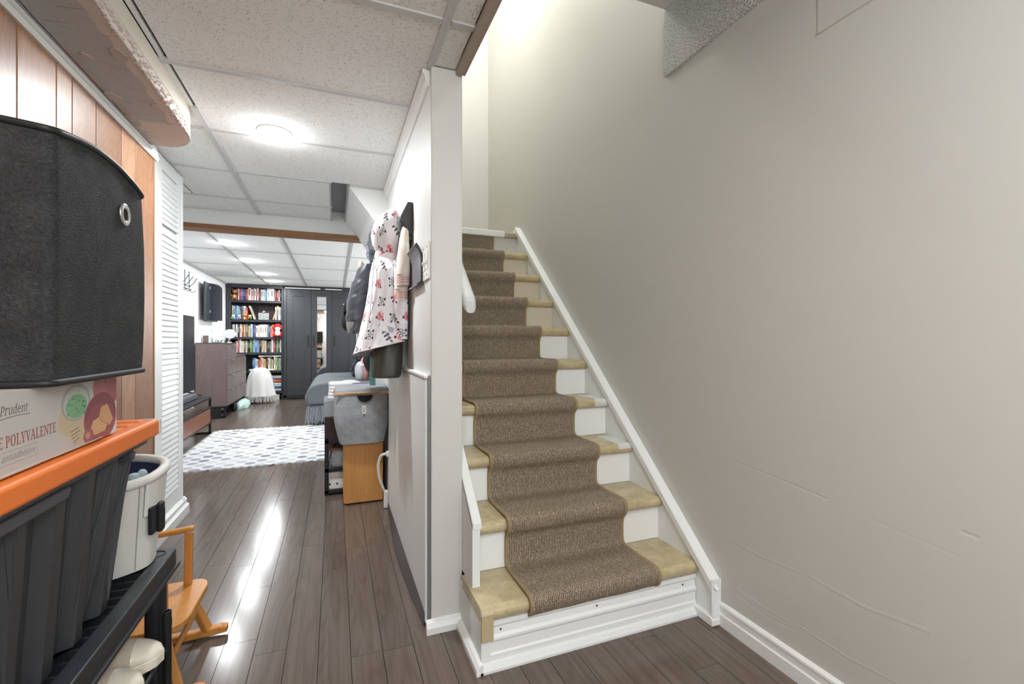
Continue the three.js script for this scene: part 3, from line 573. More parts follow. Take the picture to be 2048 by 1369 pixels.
// ---------------------------------------------------------------- black fabric storage bin
{
  const o = thing('storage_bin', 'large black felt storage bin with a silver eyelet on top of the carton', 'storage bin', [-0.567, 0.9815, -1.06]);
  const path = [], hx = 0.172, hz = 0.176, r = 0.014, seg = 26;
  const push = (x, z) => path.push([x, z]);
  for (let i = 0; i <= seg; i++) push(hx, hz - r - 2 * (hz - r) * i / seg);
  for (let i = 1; i < 5; i++) { const a = i / 5 * Math.PI / 2; push(hx - r + r * Math.cos(a), -hz + r - r * Math.sin(a)); }
  for (let i = 0; i <= seg; i++) push(hx - r - 2 * (hx - r) * i / seg, -hz);
  for (let i = 1; i < 5; i++) { const a = Math.PI / 2 + i / 5 * Math.PI / 2; push(-hx + r + r * Math.cos(a), -hz + r - r * Math.sin(a)); }
  for (let i = 0; i <= seg; i++) push(-hx, -hz + r + 2 * (hz - r) * i / seg);
  for (let i = 1; i < 5; i++) { const a = Math.PI + i / 5 * Math.PI / 2; push(-hx + r + r * Math.cos(a), hz - r - r * Math.sin(a)); }
  for (let i = 0; i <= seg; i++) push(-hx + r + 2 * (hx - r) * i / seg, hz);
  for (let i = 1; i < 5; i++) { const a = 1.5 * Math.PI + i / 5 * Math.PI / 2; push(hx - r + r * Math.cos(a), hz - r - r * Math.sin(a)); }
  const topY = ([x, z]) => 0.385 + 0.024 * Math.max(0, 1 - (z / hz) ** 2) * (Math.abs(x) > hx - 0.01 ? 1 : 0) + 0.012 * Math.max(0, 1 - (x / hx) ** 2) * (Math.abs(z) > hz - 0.01 ? 1 : 0);
  const at = (p, t) => { const b = Math.sin(Math.PI * t) * 0.004, k = 1 + b / 0.17; return V(p[0] * k + 0.002 * noise(p[1] * 14, t * 4, 1), 0.004 + (topY(p) - 0.004) * t, p[1] * k); };
  const body = loft([0, 0.03, 0.1, 0.25, 0.4, 0.55, 0.7, 0.85, 0.95, 1].map((t) => path.map((p) => at(p, t))), true, true);
  part('bin_wall', body, M.blackFelt, o);
  part('edge_piping', [tube(path.filter((_, i) => i % 2 === 0).map((p) => { const q = at(p, 1); return [q.x, q.y, q.z]; }), 0.0055, 240, 8, true)], M.blackTrim, o);
  part('edge_piping', [tube(path.filter((_, i) => i % 2 === 0).map((p) => [p[0] * 1.008, 0.005, p[1] * 1.008]), 0.0055, 240, 8, true)], M.blackTrim, o);
  const ey = part('eyelet', new THREE.TorusGeometry(0.017, 0.0055, 12, 32).rotateY(Math.PI / 2).scale(0.6, 1, 1).translate(0.1755, 0.3215, -0.068), std(0xc9c9c6, 0.3, { metalness: 0.9 }), o);
  part('eyelet_hole', new THREE.CylinderGeometry(0.0145, 0.0145, 0.003, 24).rotateZ(Math.PI / 2).translate(0.1752, 0.3215, -0.068), std(0x0c0c0c, 0.9), ey);
}
// ---------------------------------------------------------------- beige fabric caddy
{
  const o = thing('fabric_caddy', 'beige canvas laundry caddy with a padded rim and black buckle on the black shelf', 'basket', [-0.572, SH, -1.413]);
  const T = (k) => ringY(0, 0, 0, 0.142 + 0.016 * k, 0.096 + 0.024 * k, 64, (a) => 1 + 0.012 * Math.sin(a * 7 + k * 3) * (1 - k), 0.8).map((p) => V(p.x, 0.003 + 0.222 * k - p.z * 0.1 * k + 0.002 * noise(p.x * 20, k * 5, p.z * 20), p.z));
  part('canvas_wall', loft([0, 0.04, 0.15, 0.3, 0.45, 0.6, 0.75, 0.9, 1].map((k) => T(k)), true, false), M.canvasCloth, o);
  part('lining', loft([1, 0.8, 0.55].map((k) => T(k).map((p) => V(p.x * 0.955, p.y, p.z * 0.945))), false, true), M.navy, o);
  part('padded_rim', tube(T(1).filter((_, i) => i % 2 === 0).map((p) => [p.x, p.y + 0.004, p.z]), 0.0115, 120, 12, true), std(0xd9d7d3, 0.6), o);
  part('seam', tube([0.02, 0.2, 0.4, 0.6, 0.8, 0.97].map((k) => { const p = T(k)[58]; return [p.x * 1.004, p.y, p.z * 1.004]; }), 0.0014, 24, 6), std(0x9c9a95, 0.9), o);
  // flap and buckle on the aisle side
  const flap = (y, n0, n1, d) => { const q = []; for (let i = n0; i <= n1; i++) { const p = T(y)[(i + 64) % 64]; q.push(V(p.x * (1 + d), p.y, p.z * (1 + d))); } return q; };
  const rows = [0.97, 0.85, 0.72, 0.6].map((y) => [...flap(y, -5, 8, 0.035), ...flap(y, -5, 8, 0.012).reverse()]);
  part('flap', loft(rows), M.canvasCloth, o);
  const b = part('buckle', [rbox(0.146, 0.158, 0.085, 0.152, 0.026, 0.058, 0.004)], M.black, o);
  part('buckle_tongue', [rbox(0.154, 0.168, 0.08, 0.155, 0.006, 0.03, 0.006), rbox(0.164, 0.170, 0.09, 0.14, 0.014, 0.022, 0.002)], M.black, b);
}
single('folded_garment', (() => { const n = 20; return loft([0.3, 0.7, 0.95, 1].map((k) => ringY(-0.03, 0.12 + 0.085 * k, 0.0, 0.1 * Math.sqrt(1.05 - k * k), 0.075 * Math.sqrt(1.05 - k * k), n, (a) => 1 + 0.06 * Math.sin(3 * a)))); })(), M.navy, 'dark blue folded garment inside the beige canvas caddy', 'clothing', [-0.56, SH, -1.405]);
single('folded_cloth', [ball(0.016, 0, 0, 0, 1.2, 1.3, 0.9, 10), ball(0.013, -0.022, -0.006, 0.006, 1.3, 1, 1, 10), ball(0.012, 0.014, 0.01, -0.008, 1, 1.4, 1, 10)], cloth(0xc9dbe2), 'crumpled pale blue cloth on the garment in the beige caddy', 'cloth', [-0.475, SH + 0.205, -1.425]);

// ---------------------------------------------------------------- low shoe rack and slippers
{
  const o = thing('shoe_rack', 'low black metal shoe rack under the plastic shelf', 'shoe rack', [0, 0, 0]);
  for (const [x, z] of [[-0.4, -1.404], [-0.7, -1.404], [-0.4, -0.7], [-0.7, -0.7]]) { const c = part('post', [new THREE.CylinderGeometry(0.0095, 0.0095, 0.36, 20, 1, true).translate(x, 0.18, z), new THREE.CylinderGeometry(0.0075, 0.0075, 0.36, 20, 1, true).translate(x, 0.18, z), new THREE.RingGeometry(0.0075, 0.0095, 20).rotateX(-Math.PI / 2).translate(x, 0.36, z), cyl(0.0104, 0.0104, 0.02, 20, x, 0.32, z)], M.black, o); }
  for (const y of [0.1, 0.27]) {
    part('side_bar', [bar([-0.4, y, -1.404], [-0.4, y, -0.7], 0.005), bar([-0.7, y, -1.404], [-0.7, y, -0.7], 0.005)], M.black, o);
    for (let z = -1.404; z < -0.69; z += 0.0704) part('cross_bar', bar([-0.4, y, z], [-0.7, y, z], 0.0045, 0.0045, 8), M.black, o);
  }
}
function slipper(pos, turn, label) {
  const o = thing('slipper', label, 'slipper', pos, 'cream slippers on the shoe rack', turn);
  const half = (t) => 0.048 * Math.sqrt(Math.max(0, 1 - Math.max(0, (t - 0.55) / 0.45) ** 2.4)) * (0.78 + 0.3 * Math.sin(Math.min(1, t / 0.62) * 1.57)) ;
  const N = 26, side = [];
  for (let i = 0; i <= N; i++) { const t = i / N; side.push([(t - 1) * 0.25, half(t) * (t < 0.12 ? Math.sqrt(t / 0.12) * 0.3 + 0.7 : 1)]); }
  const outline = [...side, ...side.slice(0, -1).reverse().map(([x, z]) => [x, -z])];
  part('sole', extY(outline, 0, 0.021, 0.004, 3), phys(0xe2d8c8, 0.5), o);
  part('welt', extY(outline.map(([x, z]) => [x * 1.004 + 0.0008, z * 1.02]), 0.0195, 0.0245, 0.002, 2), phys(0xefe7da, 0.5), o);
  // vamp: a dome over the front half
  const up = []; for (let i = 0; i <= 16; i++) { const t = 0.42 + 0.58 * i / 16, w = half(t) * 0.97, h = (0.046 * Math.sqrt(Math.max(0.0005, 1 - ((t - 0.42) / 0.585) ** 2.2))), r = []; for (let j = 0; j < 24; j++) { const a = j / 24 * 6.283, s = Math.sin(a); r.push(V((t - 1) * 0.25, 0.0225 + (s > 0 ? h * s ** 0.8 : 0.001 * s), Math.cos(a) * w)); } up.push(r); }
  part('upper', loft(up), phys(0xe9dfcf, 0.42, { clearcoat: 0.15 }), o);
  const lin = up.slice(0, 11).map((r) => r.map((p) => V(p.x - 0.001, p.y + 0.0006, p.z * 1.005)));
  part('textile_band', loft(lin, false, false), cloth(0xc6b7a6), o, 'woven beige band across the instep');
  return o;
}
slipper([-0.386, 0.2755, -1.335], 0.08, 'cream slipper, nearer the wooden rocking chair, on the shoe rack');
slipper([-0.392, 0.2755, -1.228], 0.05, 'cream slipper, farther from the wooden rocking chair, on the shoe rack');

// ---------------------------------------------------------------- child's rocking chair
{
  const o = thing('rocking_chair', 'small honey coloured wooden rocking chair beside the black shelf', 'chair');
  const zA = -1.6, zB = -1.885, mid = (zA + zB) / 2;
  const s = new THREE.Shape(); s.moveTo(-0.64, -zA); s.lineTo(-0.485, -zA - 0.01); s.quadraticCurveTo(-0.418, -zA - 0.01, -0.412, -zA + 0.06); s.lineTo(-0.408, -zB - 0.05); s.quadraticCurveTo(-0.412, -zB + 0.008, -0.455, -zB + 0.01); s.lineTo(-0.64, -zB); s.lineTo(-0.64, -zA);
  const seat = extY(s, 0.194, 0.214, 0.004, 3); part('seat', uvm(seat, 3, 0, 0), M.honey, o);
  for (const [k, z] of [[0, zA], [1, zB]]) {
    const zz = z + (k ? -0.012 : 0.012), rk = [];
    for (let i = 0; i <= 20; i++) { const x = -0.755 + i / 20 * 0.395; rk.push([x, 0.003 + 0.3 * (x + 0.53) ** 2]); }
    const up = rk.map(([x, y], i) => [x, y + 0.026 - 0.006 * (i === 0 || i === 20 ? 1 : 0)]).reverse();
    part('rocker', uvm(extZ([...rk, ...up], zz - 0.015, zz + 0.015, 0.004), 2), M.honey, o);
    part('front_leg', beamBox([-0.475, 0.2, z + (k ? 0.03 : -0.03)], [-0.42, 0.022, zz], 0.03, 0.024, 0.006), M.honey, o);
    part('rear_leg', beamBox([-0.6, 0.2, z + (k ? 0.03 : -0.03)], [-0.66, 0.022, zz], 0.03, 0.024, 0.006), M.honey, o);
    part('arm_post', beamBox([-0.472, 0.2, z + (k ? 0.02 : -0.02)], [-0.47, 0.388, z + (k ? 0.012 : -0.012)], 0.024, 0.02, 0.005), M.honey, o);
    part('arm', beamBox([-0.65, 0.385, z + (k ? 0.014 : -0.014)], [-0.455, 0.402, z + (k ? 0.014 : -0.014)], 0.018, 0.024, 0.008), M.honey, o);
    part('back_post', beamBox([-0.625, 0.2, z + (k ? 0.02 : -0.02)], [-0.7, 0.6, z + (k ? 0.012 : -0.012)], 0.024, 0.022, 0.006), M.honey, o);
  }
  part('stretcher', bar([-0.45, 0.115, zA - 0.02], [-0.45, 0.115, zB + 0.02], 0.0085), M.honey, o);
  part('stretcher', bar([-0.63, 0.12, zA - 0.01], [-0.63, 0.12, zB + 0.01], 0.0085), M.honey, o);
  for (const [x, y] of [[-0.655, 0.36], [-0.675, 0.46], [-0.695, 0.57]]) part('back_slat', beamBox([x, y, zA - 0.01], [x, y, zB + 0.01], 0.05, 0.012, 0.004), M.honey, o);
}

// ---------------------------------------------------------------- hooks, switch, bracket on the partition wall
{
  const o = thing('coat_rack', 'dark wall coat rack board holding jackets on the white wall', 'coat rack');
  part('back_board', rbox(0.31, 0.3235, 1.5, 1.66, -3.02, -2.06, 0.003), M.black, o);
  part('end_bracket', extZ([[0.324, 1.672], [0.302, 1.672], [0.272, 1.61], [0.268, 1.585], [0.288, 1.56], [0.316, 1.52], [0.324, 1.52]], -2.075, -2.055, 0.003), std(0x2f3033, 0.5), o);
  for (const z of [-2.2, -2.45, -2.7, -2.92]) part('hook', [tube([[0.312, 1.6, z], [0.27, 1.6, z], [0.25, 1.62, z], [0.245, 1.65, z]], 0.008, 16, 8), ball(0.011, 0.245, 1.652, z)], M.black, o);
}
{
  const o = thing('wall_bracket', 'curved dark grey plastic wall organiser beside the light switch', 'wall organizer');
  const outer = [], inner = [];
  for (let i = 0; i <= 16; i++) { const a = i / 16 * Math.PI / 2, x = 0.262 + 0.06 * Math.sin(a), y = 1.365 + 0.085 * Math.cos(a); outer.push([x, y]); inner.push([0.262 + 0.052 * Math.sin(a), 1.365 + 0.076 * Math.cos(a)]); }
  const sel = (q) => q.slice(6), prof = [...sel(outer), [0.322, 1.285], [0.3, 1.272], [0.3, 1.279], [0.314, 1.288], ...sel(inner).reverse()];
  part('curved_sheet', toCreasedNormals(extZ(prof, -2.01, -1.81), 0.6), M.greyPlastic, o);
  part('dark_edge', extZ(prof, -1.811, -1.786, 0.001), M.black, o);
}
{
  const o = thing('switch_plate', 'white light switch plate at the end of the white wall', 'light switch');
  part('plate', rbox(0.317, 0.3255, 1.28, 1.418, -1.768, -1.659, 0.003), M.trim, o);
  for (const z of [-1.741, -1.686]) part('toggle', [rbox(0.315, 0.319, 1.315, 1.385, z - 0.017, z + 0.017, 0.002), rbox(0.309, 0.318, 1.338, 1.352, z - 0.005, z + 0.005, 0.002)], M.white, o);
  for (const [y, z] of [[1.4, -1.741], [1.298, -1.741], [1.4, -1.686], [1.298, -1.686]]) part('screw', new THREE.CylinderGeometry(0.003, 0.003, 0.002, 10).rotateZ(Math.PI / 2).translate(0.3165, y, z), M.steelGrey, o);
}
// ---------------------------------------------------------------- garments
const printTex = canvas(1024, 1024, (g, w, h) => {                  // blossoms, leaves and dots scattered on white; 0.5 m a side
  g.fillStyle = '#ece9ee'; g.fillRect(0, 0, w, h);
  for (let i = 0; i < 26; i++) { g.fillStyle = `rgba(200,204,216,0.22)`; g.beginPath(); g.ellipse(rnd() * w, rnd() * h, rr(30, 90), rr(20, 60), rnd() * 3, 0, 6.3); g.fill(); }
  const dot = (x, y, r, c) => { g.fillStyle = c; g.beginPath(); g.ellipse(x, y, r, r * rr(0.75, 1.1), rnd() * 3, 0, 6.3); g.fill(); };
  let k = 0;
  for (let j = 0; j < 5; j++) for (let i = 0; i < 5; i++) {
    const x = (i + 0.5 + (j % 2) * 0.4) * w / 5 + rr(-26, 26), y = (j + 0.5) * h / 5 + rr(-26, 26), t = k++ % 3, a0 = rnd() * 6.3;
    if (t === 0) { for (let q = 0; q < 6; q++) { const a = a0 + q / 6 * 6.283; dot(x + 30 * Math.cos(a), y + 30 * Math.sin(a), 30, ['#e79fa6', '#dd7f88', '#efb9bf'][q % 3]); } dot(x, y, 20, '#c8606c'); for (let q = 0; q < 12; q++) dot(x + rr(-46, 46), y + rr(-46, 46), 5, '#4a4048'); dot(x + 62, y + 18, 17, '#3c3a42'); dot(x - 50, y + 48, 14, '#3c3a42'); }
    if (t === 1) { g.strokeStyle = '#46444c'; g.lineWidth = 7; g.beginPath(); g.moveTo(x - 40, y + 50); g.quadraticCurveTo(x, y, x + 34, y - 58); g.stroke(); for (let q = 0; q < 6; q++) { const u = q / 5 * 2 - 1; g.fillStyle = q % 2 ? '#3c3a42' : '#55535c'; g.beginPath(); g.ellipse(x + u * 34 + (q % 2 ? 22 : -22), y - u * 50, 20, 12, 0.7 * (q % 2 ? 1 : -1), 0, 6.3); g.fill(); } }
    if (t === 2) { for (let q = 0; q < 5; q++) { const a = a0 + q / 5 * 6.283; g.strokeStyle = '#54535c'; g.lineWidth = 6; g.beginPath(); g.ellipse(x + 26 * Math.cos(a), y + 26 * Math.sin(a), 24, 17, a, 0, 6.3); g.stroke(); } dot(x, y, 15, '#a9c0c4'); for (let q = 0; q < 4; q++) { const a = a0 + q * 1.7; dot(x + 62 * Math.cos(a), y + 58 * Math.sin(a), 15, '#38363e'); } }
  }
}, [2.5, 2.5]);
M.rain = phys(0xffffff, 0.5, { map: printTex, sheen: 0.2, sheenColor: new THREE.Color(0xffffff), bumpMap: dataTex(256, 256, (u, v) => grey(128 + 90 * fbm(u * 5, v * 4, 3, 71)), [4, 3], false), bumpScale: 0.01 });
const flat = (r, xmax = 0.3085) => { r.forEach((p) => { if (p.x > xmax) p.x = xmax - 0.002 * (p.x - xmax); }); return r; };
{
  const o = thing('raincoat', 'white child raincoat with pink and grey print hung by its hood on the wall', 'coat');
  const body = []; // y, x0, x1, z centre, half depth in z, fold strength
  for (const [y, x0, x1, cz, rz, f] of [[1.465, 0.19, 0.305, -2.27, 0.05, 0.02], [1.43, 0.168, 0.315, -2.28, 0.1, 0.04], [1.38, 0.158, 0.318, -2.285, 0.135, 0.05], [1.3, 0.15, 0.32, -2.29, 0.15, 0.06], [1.22, 0.136, 0.322, -2.29, 0.16, 0.07], [1.14, 0.118, 0.324, -2.29, 0.175, 0.08], [1.07, 0.098, 0.326, -2.29, 0.185, 0.09], [1.018, 0.083, 0.326, -2.29, 0.195, 0.1]])
    body.push(flat(ringY((x0 + x1) / 2, y, cz, (x1 - x0) / 2, rz, 72, (a) => 1 + f * (0.55 * Math.sin(5 * a + 0.6 + y * 2) + 0.45 * Math.sin(9 * a + y * 5)), 0.85)));
  body.forEach((r, i) => r.forEach((p) => { p.y += (i / 7) * (0.03 * (p.x - 0.2) / 0.12 + 0.012 * (p.z + 2.29) / 0.19) * (i > 5 ? 1 : 0.4) ; }));
  const dense = []; for (let i = 0; i + 1 < body.length; i++) for (let k = 0; k < 4; k++) dense.push(body[i].map((p, j) => p.clone().lerp(body[i + 1][j], k / 4))); dense.push(body[body.length - 1]);
  part('body', wrapUV(loft(dense, true, false), 72, 0.15), M.rain, o);
  part('hem', tube(body[body.length - 1].filter((_, i) => i % 2 === 0).map((p) => [p.x, p.y, p.z]), 0.0035, 144, 6, true), cloth(0xf0e4e6), o);
  part('inner_lining', loft(dense.slice(20).map((r) => r.map((p) => V(0.2 + (p.x - 0.2) * 0.96, p.y + 0.004, -2.29 + (p.z + 2.29) * 0.96))), false, false), cloth(0xf0e2e6), o);
  const hood = [];
  for (const [y, x0, x1, cz, rz] of [[1.452, 0.196, 0.296, -2.26, 0.05], [1.475, 0.185, 0.302, -2.26, 0.075], [1.51, 0.168, 0.306, -2.255, 0.1], [1.55, 0.16, 0.307, -2.25, 0.115], [1.585, 0.163, 0.305, -2.25, 0.112], [1.62, 0.18, 0.3, -2.25, 0.098], [1.65, 0.203, 0.292, -2.25, 0.075], [1.672, 0.232, 0.282, -2.245, 0.045], [1.683, 0.255, 0.272, -2.24, 0.012]])
    hood.push(flat(ringY((x0 + x1) / 2, y, cz, (x1 - x0) / 2, rz, 48, (a) => 1 + 0.04 * Math.sin(4 * a + y * 14) + 0.02 * Math.sin(9 * a - y * 30), 0.9)));
  part('hood', wrapUV(loft(hood), 48, 0.1), M.rain, o);
  part('collar', loft([[1.44, 1.02], [1.455, 1.12], [1.475, 1.06]].map(([y, k]) => flat(ringY(0.246, y, -2.262, 0.064 * k, 0.064 * k, 36)))), M.rain, o);
  const sl = []; for (let i = 0; i <= 14; i++) { const t = i / 14; sl.push(flat(ringY(0.284 + 0.01 * t, 1.42 - 0.36 * t, -2.155 + 0.03 * Math.sin(t * 3), 0.034 + 0.008 * t, 0.036 + 0.01 * t + 0.003 * Math.sin(t * 26), 28, (a) => 1 + 0.05 * Math.sin(3 * a + t * 9)), 0.308)); }
  part('sleeve', wrapUV(loft(sl), 28, 0.042), M.rain, o);
  part('zip_strip', tube([[0.168, 1.43, -2.19], [0.158, 1.3, -2.165], [0.143, 1.16, -2.15], [0.115, 1.03, -2.135]], 0.003, 24, 6), cloth(0xf2eef2), o);
  part('pocket_flap', rbox(-0.035, 0.035, -0.012, 0.012, -0.003, 0.003, 0.0025).rotateZ(-0.32).rotateY(-0.2).translate(0.215, 1.11, -2.118), M.rain, o);
}
{
  const o = thing('sweatshirt', 'cream sweatshirt with pink striped cuffs hung behind the raincoat', 'clothing');
  const knit = std(0xffffff, 0.95, { map: canvas(64, 256, (g, w, h) => { g.fillStyle = '#e2d6cd'; g.fillRect(0, 0, w, h); g.fillStyle = '#d9a5a4'; for (const y of [70, 118, 166]) g.fillRect(0, y, w, 24); }), bumpMap: weave, bumpScale: 0.001 });
  const sleeve = (x, z, y0, y1, w0, w1, cuff) => {
    const r = []; for (let i = 0; i <= 16; i++) { const t = i / 16; r.push(flat(ringY(x - 0.012 * t, y0 + (y1 - y0) * t, z, w0 + (w1 - w0) * Math.sqrt(t), (0.02 + 0.045 * Math.sqrt(t)) + 0.002 * Math.sin(t * 17), 32, (a) => 1 + 0.05 * Math.sin(4 * a + t * 5)), 0.308)); }
    part('sleeve', loft(r), M.cream, o);
    const c = [0, 0.5, 1].map((t) => flat(ringY(x - 0.011, y1 + 0.003 - cuff * t, z, w1 * (0.98 - 0.08 * t), 0.062 - 0.006 * t, 32), 0.308)), g = loft(c), uv = g.attributes.uv, p = g.attributes.position;
    for (let i = 0; i < uv.count; i++) uv.setXY(i, 0.5, (p.getY(i) - (y1 - cuff)) / cuff * 0.95);
    part('striped_cuff', g, knit, o, 'cream cuff with three pink stripes');
  };
  sleeve(0.3, -2.09, 1.568, 1.345, 0.014, 0.036, 0.05); sleeve(0.297, -2.135, 1.5, 1.285, 0.02, 0.036, 0.055);
}
{
  const o = thing('puffer_jacket', 'charcoal quilted puffer jacket hung between the raincoat and the far room', 'coat');
  const q = (y, k = 0.07) => 1 + 0.045 * Math.abs(Math.sin(y / k * Math.PI / 2)) ;
  const body = []; for (let i = 0; i <= 44; i++) { const t = i / 44, y = 1.47 - 0.5 * t; body.push(flat(ringY(0.235 - 0.02 * t, y, -2.68, (0.06 + 0.042 * Math.min(1, t * 4)) * q(y), (0.1 + 0.08 * Math.min(1, t * 4)) * q(y), 44, (a) => 1 + 0.03 * Math.sin(6 * a + y * 9)))); }
  part('body', loft(body), M.puffer, o);
  const hood = []; for (let i = 0; i <= 26; i++) { const t = i / 26, y = 1.45 + 0.3 * t, w = Math.sin(Math.PI * (0.18 + 0.8 * t)) ** 0.7; hood.push(flat(ringY(0.232 + 0.02 * t, y, -2.6, 0.075 * w * q(y, 0.05) , 0.1 * w * q(y, 0.05), 40, (a) => 1 + 0.14 * noise(Math.cos(a) * 3, y * 34, Math.sin(a) * 2.4)))); }
  part('hood', loft(hood), M.puffer, o);
  const sl = []; for (let i = 0; i <= 40; i++) { const t = i / 40, y = 1.46 - 0.37 * t, cx = 0.165 - 0.062 * Math.sin(Math.min(1, t * 1.25) * 1.57) ; sl.push(ringY(cx, y, -2.56 + 0.03 * t, (0.036 + 0.012 * Math.sin(t * 3)) * (1 + 0.1 * Math.abs(Math.sin(t * 4.5 * Math.PI)) ** 0.6), 0.054 * (1 + 0.1 * Math.abs(Math.sin(t * 4.5 * Math.PI)) ** 0.6), 32, (a) => 1 + 0.1 * noise(Math.cos(a) * 3.5, y * 42, Math.sin(a) * 3.5))); }
  part('sleeve', loft(sl), M.puffer, o);
  part('shoulder_patch', ball(0.03, 0.128, 1.44, -2.56, 0.5, 1.4, 1.2), cloth(0xa89a8a), o, 'beige panel at the shoulder');
  part('cuff', loft([[1.15, 0.04], [1.12, 0.036], [1.095, 0.03]].map(([y, r]) => ringY(0.085, y, -2.53, r * 0.8, r * 1.3, 24))), std(0x9a9c9c, 0.7), o, 'pale grey inner cuff');
}
{
  const o = thing('cap', 'black baseball cap hung under the quilted jacket sleeve', 'hat');
  part('crown', new THREE.SphereGeometry(0.085, 28, 16, 0, Math.PI * 2, 0, Math.PI / 2).scale(0.9, 0.6, 0.95).rotateZ(1.35).translate(0.085, 1.18, -2.78), std(0x1a1a1d, 0.8), o);
  part('brim', extZ([[-0.012, 0], [0.004, 0.03], [0.01, 0.075], [0, 0.1], [-0.014, 0.075], [-0.02, 0.03]], -0.06, 0.06, 0.003).rotateZ(-0.25).translate(0.055, 1.2, -2.77), std(0x1a1a1d, 0.8), o);
  part('metal_stud', ball(0.005, 0.046, 1.255, -2.715), M.metal, o);
}
single('nylon_garment', (() => { const r = []; for (let i = 0; i <= 14; i++) { const t = i / 14; r.push(flat(ringY(0.246 - 0.018 * t, 1.1 - 0.216 * t, -2.24, 0.05 + 0.02 * Math.sin(t * 2.2), 0.07 + 0.014 * t, 44, (a) => 1 + 0.05 * Math.sin(4 * a + t * 3) + 0.02 * Math.sin(9 * a - t * 4), 0.8), 0.3)); } r.push(ringY(0.228, 0.879, -2.24, 0.06, 0.078, 44, () => 1, 0.8)); return loft(r); })(), M.olive, 'dark olive nylon garment hanging below the raincoat hem', 'clothing');
single('strap', rbox(0.19, 0.222, 0.79, 1.12, -2.79, -2.785, 0.002), M.teal, 'bright teal webbing strap hanging below the coats', 'strap');
{
  const o = thing('shoulder_bag', 'black shoulder bag hanging behind the teal strap', 'bag');
  part('bag_body', loft([[1.08, 0.03], [1.0, 0.055], [0.93, 0.062], [0.87, 0.05], [0.835, 0.02]].map(([y, r]) => flat(ringY(0.235 + (0.06 - r) * 0.5, y, -2.92, r * 1.25, r * 1.3, 32), 0.32))), M.black, o);
  part('bag_strap', tube([[0.25, 1.06, -2.92], [0.26, 1.25, -2.9], [0.27, 1.5, -2.9], [0.262, 1.64, -2.92]], 0.008, 20, 8), M.black, o);
}
// ---------------------------------------------------------------- wooden cabinet, felt basket, cable
{
  const o = thing('wooden_cabinet', 'small bamboo cabinet on the dark floor under the felt basket', 'cabinet', [0.172, 0, -3.09]);
  part('cabinet_body', uvm(rbox(-0.122, 0.119, 0.012, 0.394, -0.235, -0.014, 0.003), 1), M.bamboo, o);
  part('front_board', uvm(rbox(-0.116, 0.121, 0.01, 0.389, -0.014, 0, 0.003), 1), M.bamboo, o);
  for (const [x, z] of [[-0.1, -0.03], [0.1, -0.03], [-0.1, -0.21], [0.1, -0.21]]) part('foot', cyl(0.012, 0.012, 0.0125, 14, x, 0, z), M.black, o);
}
{
  const o = thing('felt_basket', 'grey felt laundry basket with a bamboo rim on the bamboo cabinet', 'basket', [0.163, 0.395, -3.13]);
  const R = (t, s = 1) => ringY(0, 0.005 + 0.322 * t, 0, (0.135 + 0.035 * Math.min(1, t * 2.2) ** 0.8 - 0.006 * Math.max(0, t - 0.6)) * s, (0.098 + 0.022 * Math.min(1, t * 2)) * s, 96, (a) => 1 + 0.01 * noise(Math.cos(a) * 4, t * 5, Math.sin(a) * 4), 0.42);
  const W = [0, 0.03, 0.1, 0.2, 0.35, 0.5, 0.65, 0.8, 0.92, 1].map((t) => R(t));
  part('felt_wall', loft(W, true, true), M.greyFelt, o);
  part('rim', [...[0, 1].map((k) => tube(R(1.0, 1.012).filter((_, i) => i % 3 === 0).map((p) => [p.x, 0.327 + k * 0.0, p.z]), 0.006, 120, 8, true).scale(1, 1, 1)), rbox(-0.168, 0.166, 0.318, 0.336, 0.114, 0.124, 0.004)], std(0xd0ac80, 0.45), o);
  part('lid', loft([[0.333, 1], [0.345, 0.99], [0.355, 0.93], [0.358, 0.6]].map(([y, k]) => R(1, k).map((p) => V(p.x, y + 0.012 * (p.z < 0 ? 1 : 0.1), p.z)))), M.greyFelt, o);
  const hs = new THREE.Shape(); hs.moveTo(-0.045, 0); hs.absarc(0, 0, 0.045, Math.PI, 2 * Math.PI); hs.lineTo(-0.045, 0);
  part('hand_hole', ext(hs, 0.004).translate(0.013, 0.315, 0.1165), std(0x0e0e0f, 0.9), o);
  for (const k of [0.047, 0.053]) part('stitching', new THREE.TorusGeometry(k, 0.0009, 6, 32, Math.PI).rotateZ(Math.PI).translate(0.013, 0.315, 0.1205), std(0x55575a, 0.9), o);
  part('seam', bar([0.013, 0.262, 0.1212], [0.013, 0.02, 0.112], 0.0009, 0.0009, 6), std(0x7b7d80, 0.9), o);
  const label = canvas(64, 160, (g, w, h) => { g.fillStyle = '#e4e3dc'; g.fillRect(0, 0, w, h); g.fillStyle = '#8d8d88'; g.fillRect(10, 12, 44, 10); g.fillRect(14, 40, 16, 90); g.fillStyle = '#b8b7b0'; g.fillRect(36, 44, 14, 80); });
  const t = part('tag', rbox(-0.0115, 0.0115, -0.026, 0.026, -0.001, 0.001, 0.0009), std(0xe4e3dc, 0.6), o); t.position.set(0.008, 0.222, 0.1225);
  part('tag_print', new THREE.PlaneGeometry(0.021, 0.05).translate(0, 0, 0.0013), std(0xffffff, 0.6, { map: label }), t);
  part('tag_ribbon', extZ([[0.004, 0.198], [0.014, 0.198], [0.009, 0.165]], 0.118, 0.1205), std(0x6c6e70, 0.8), o);
}
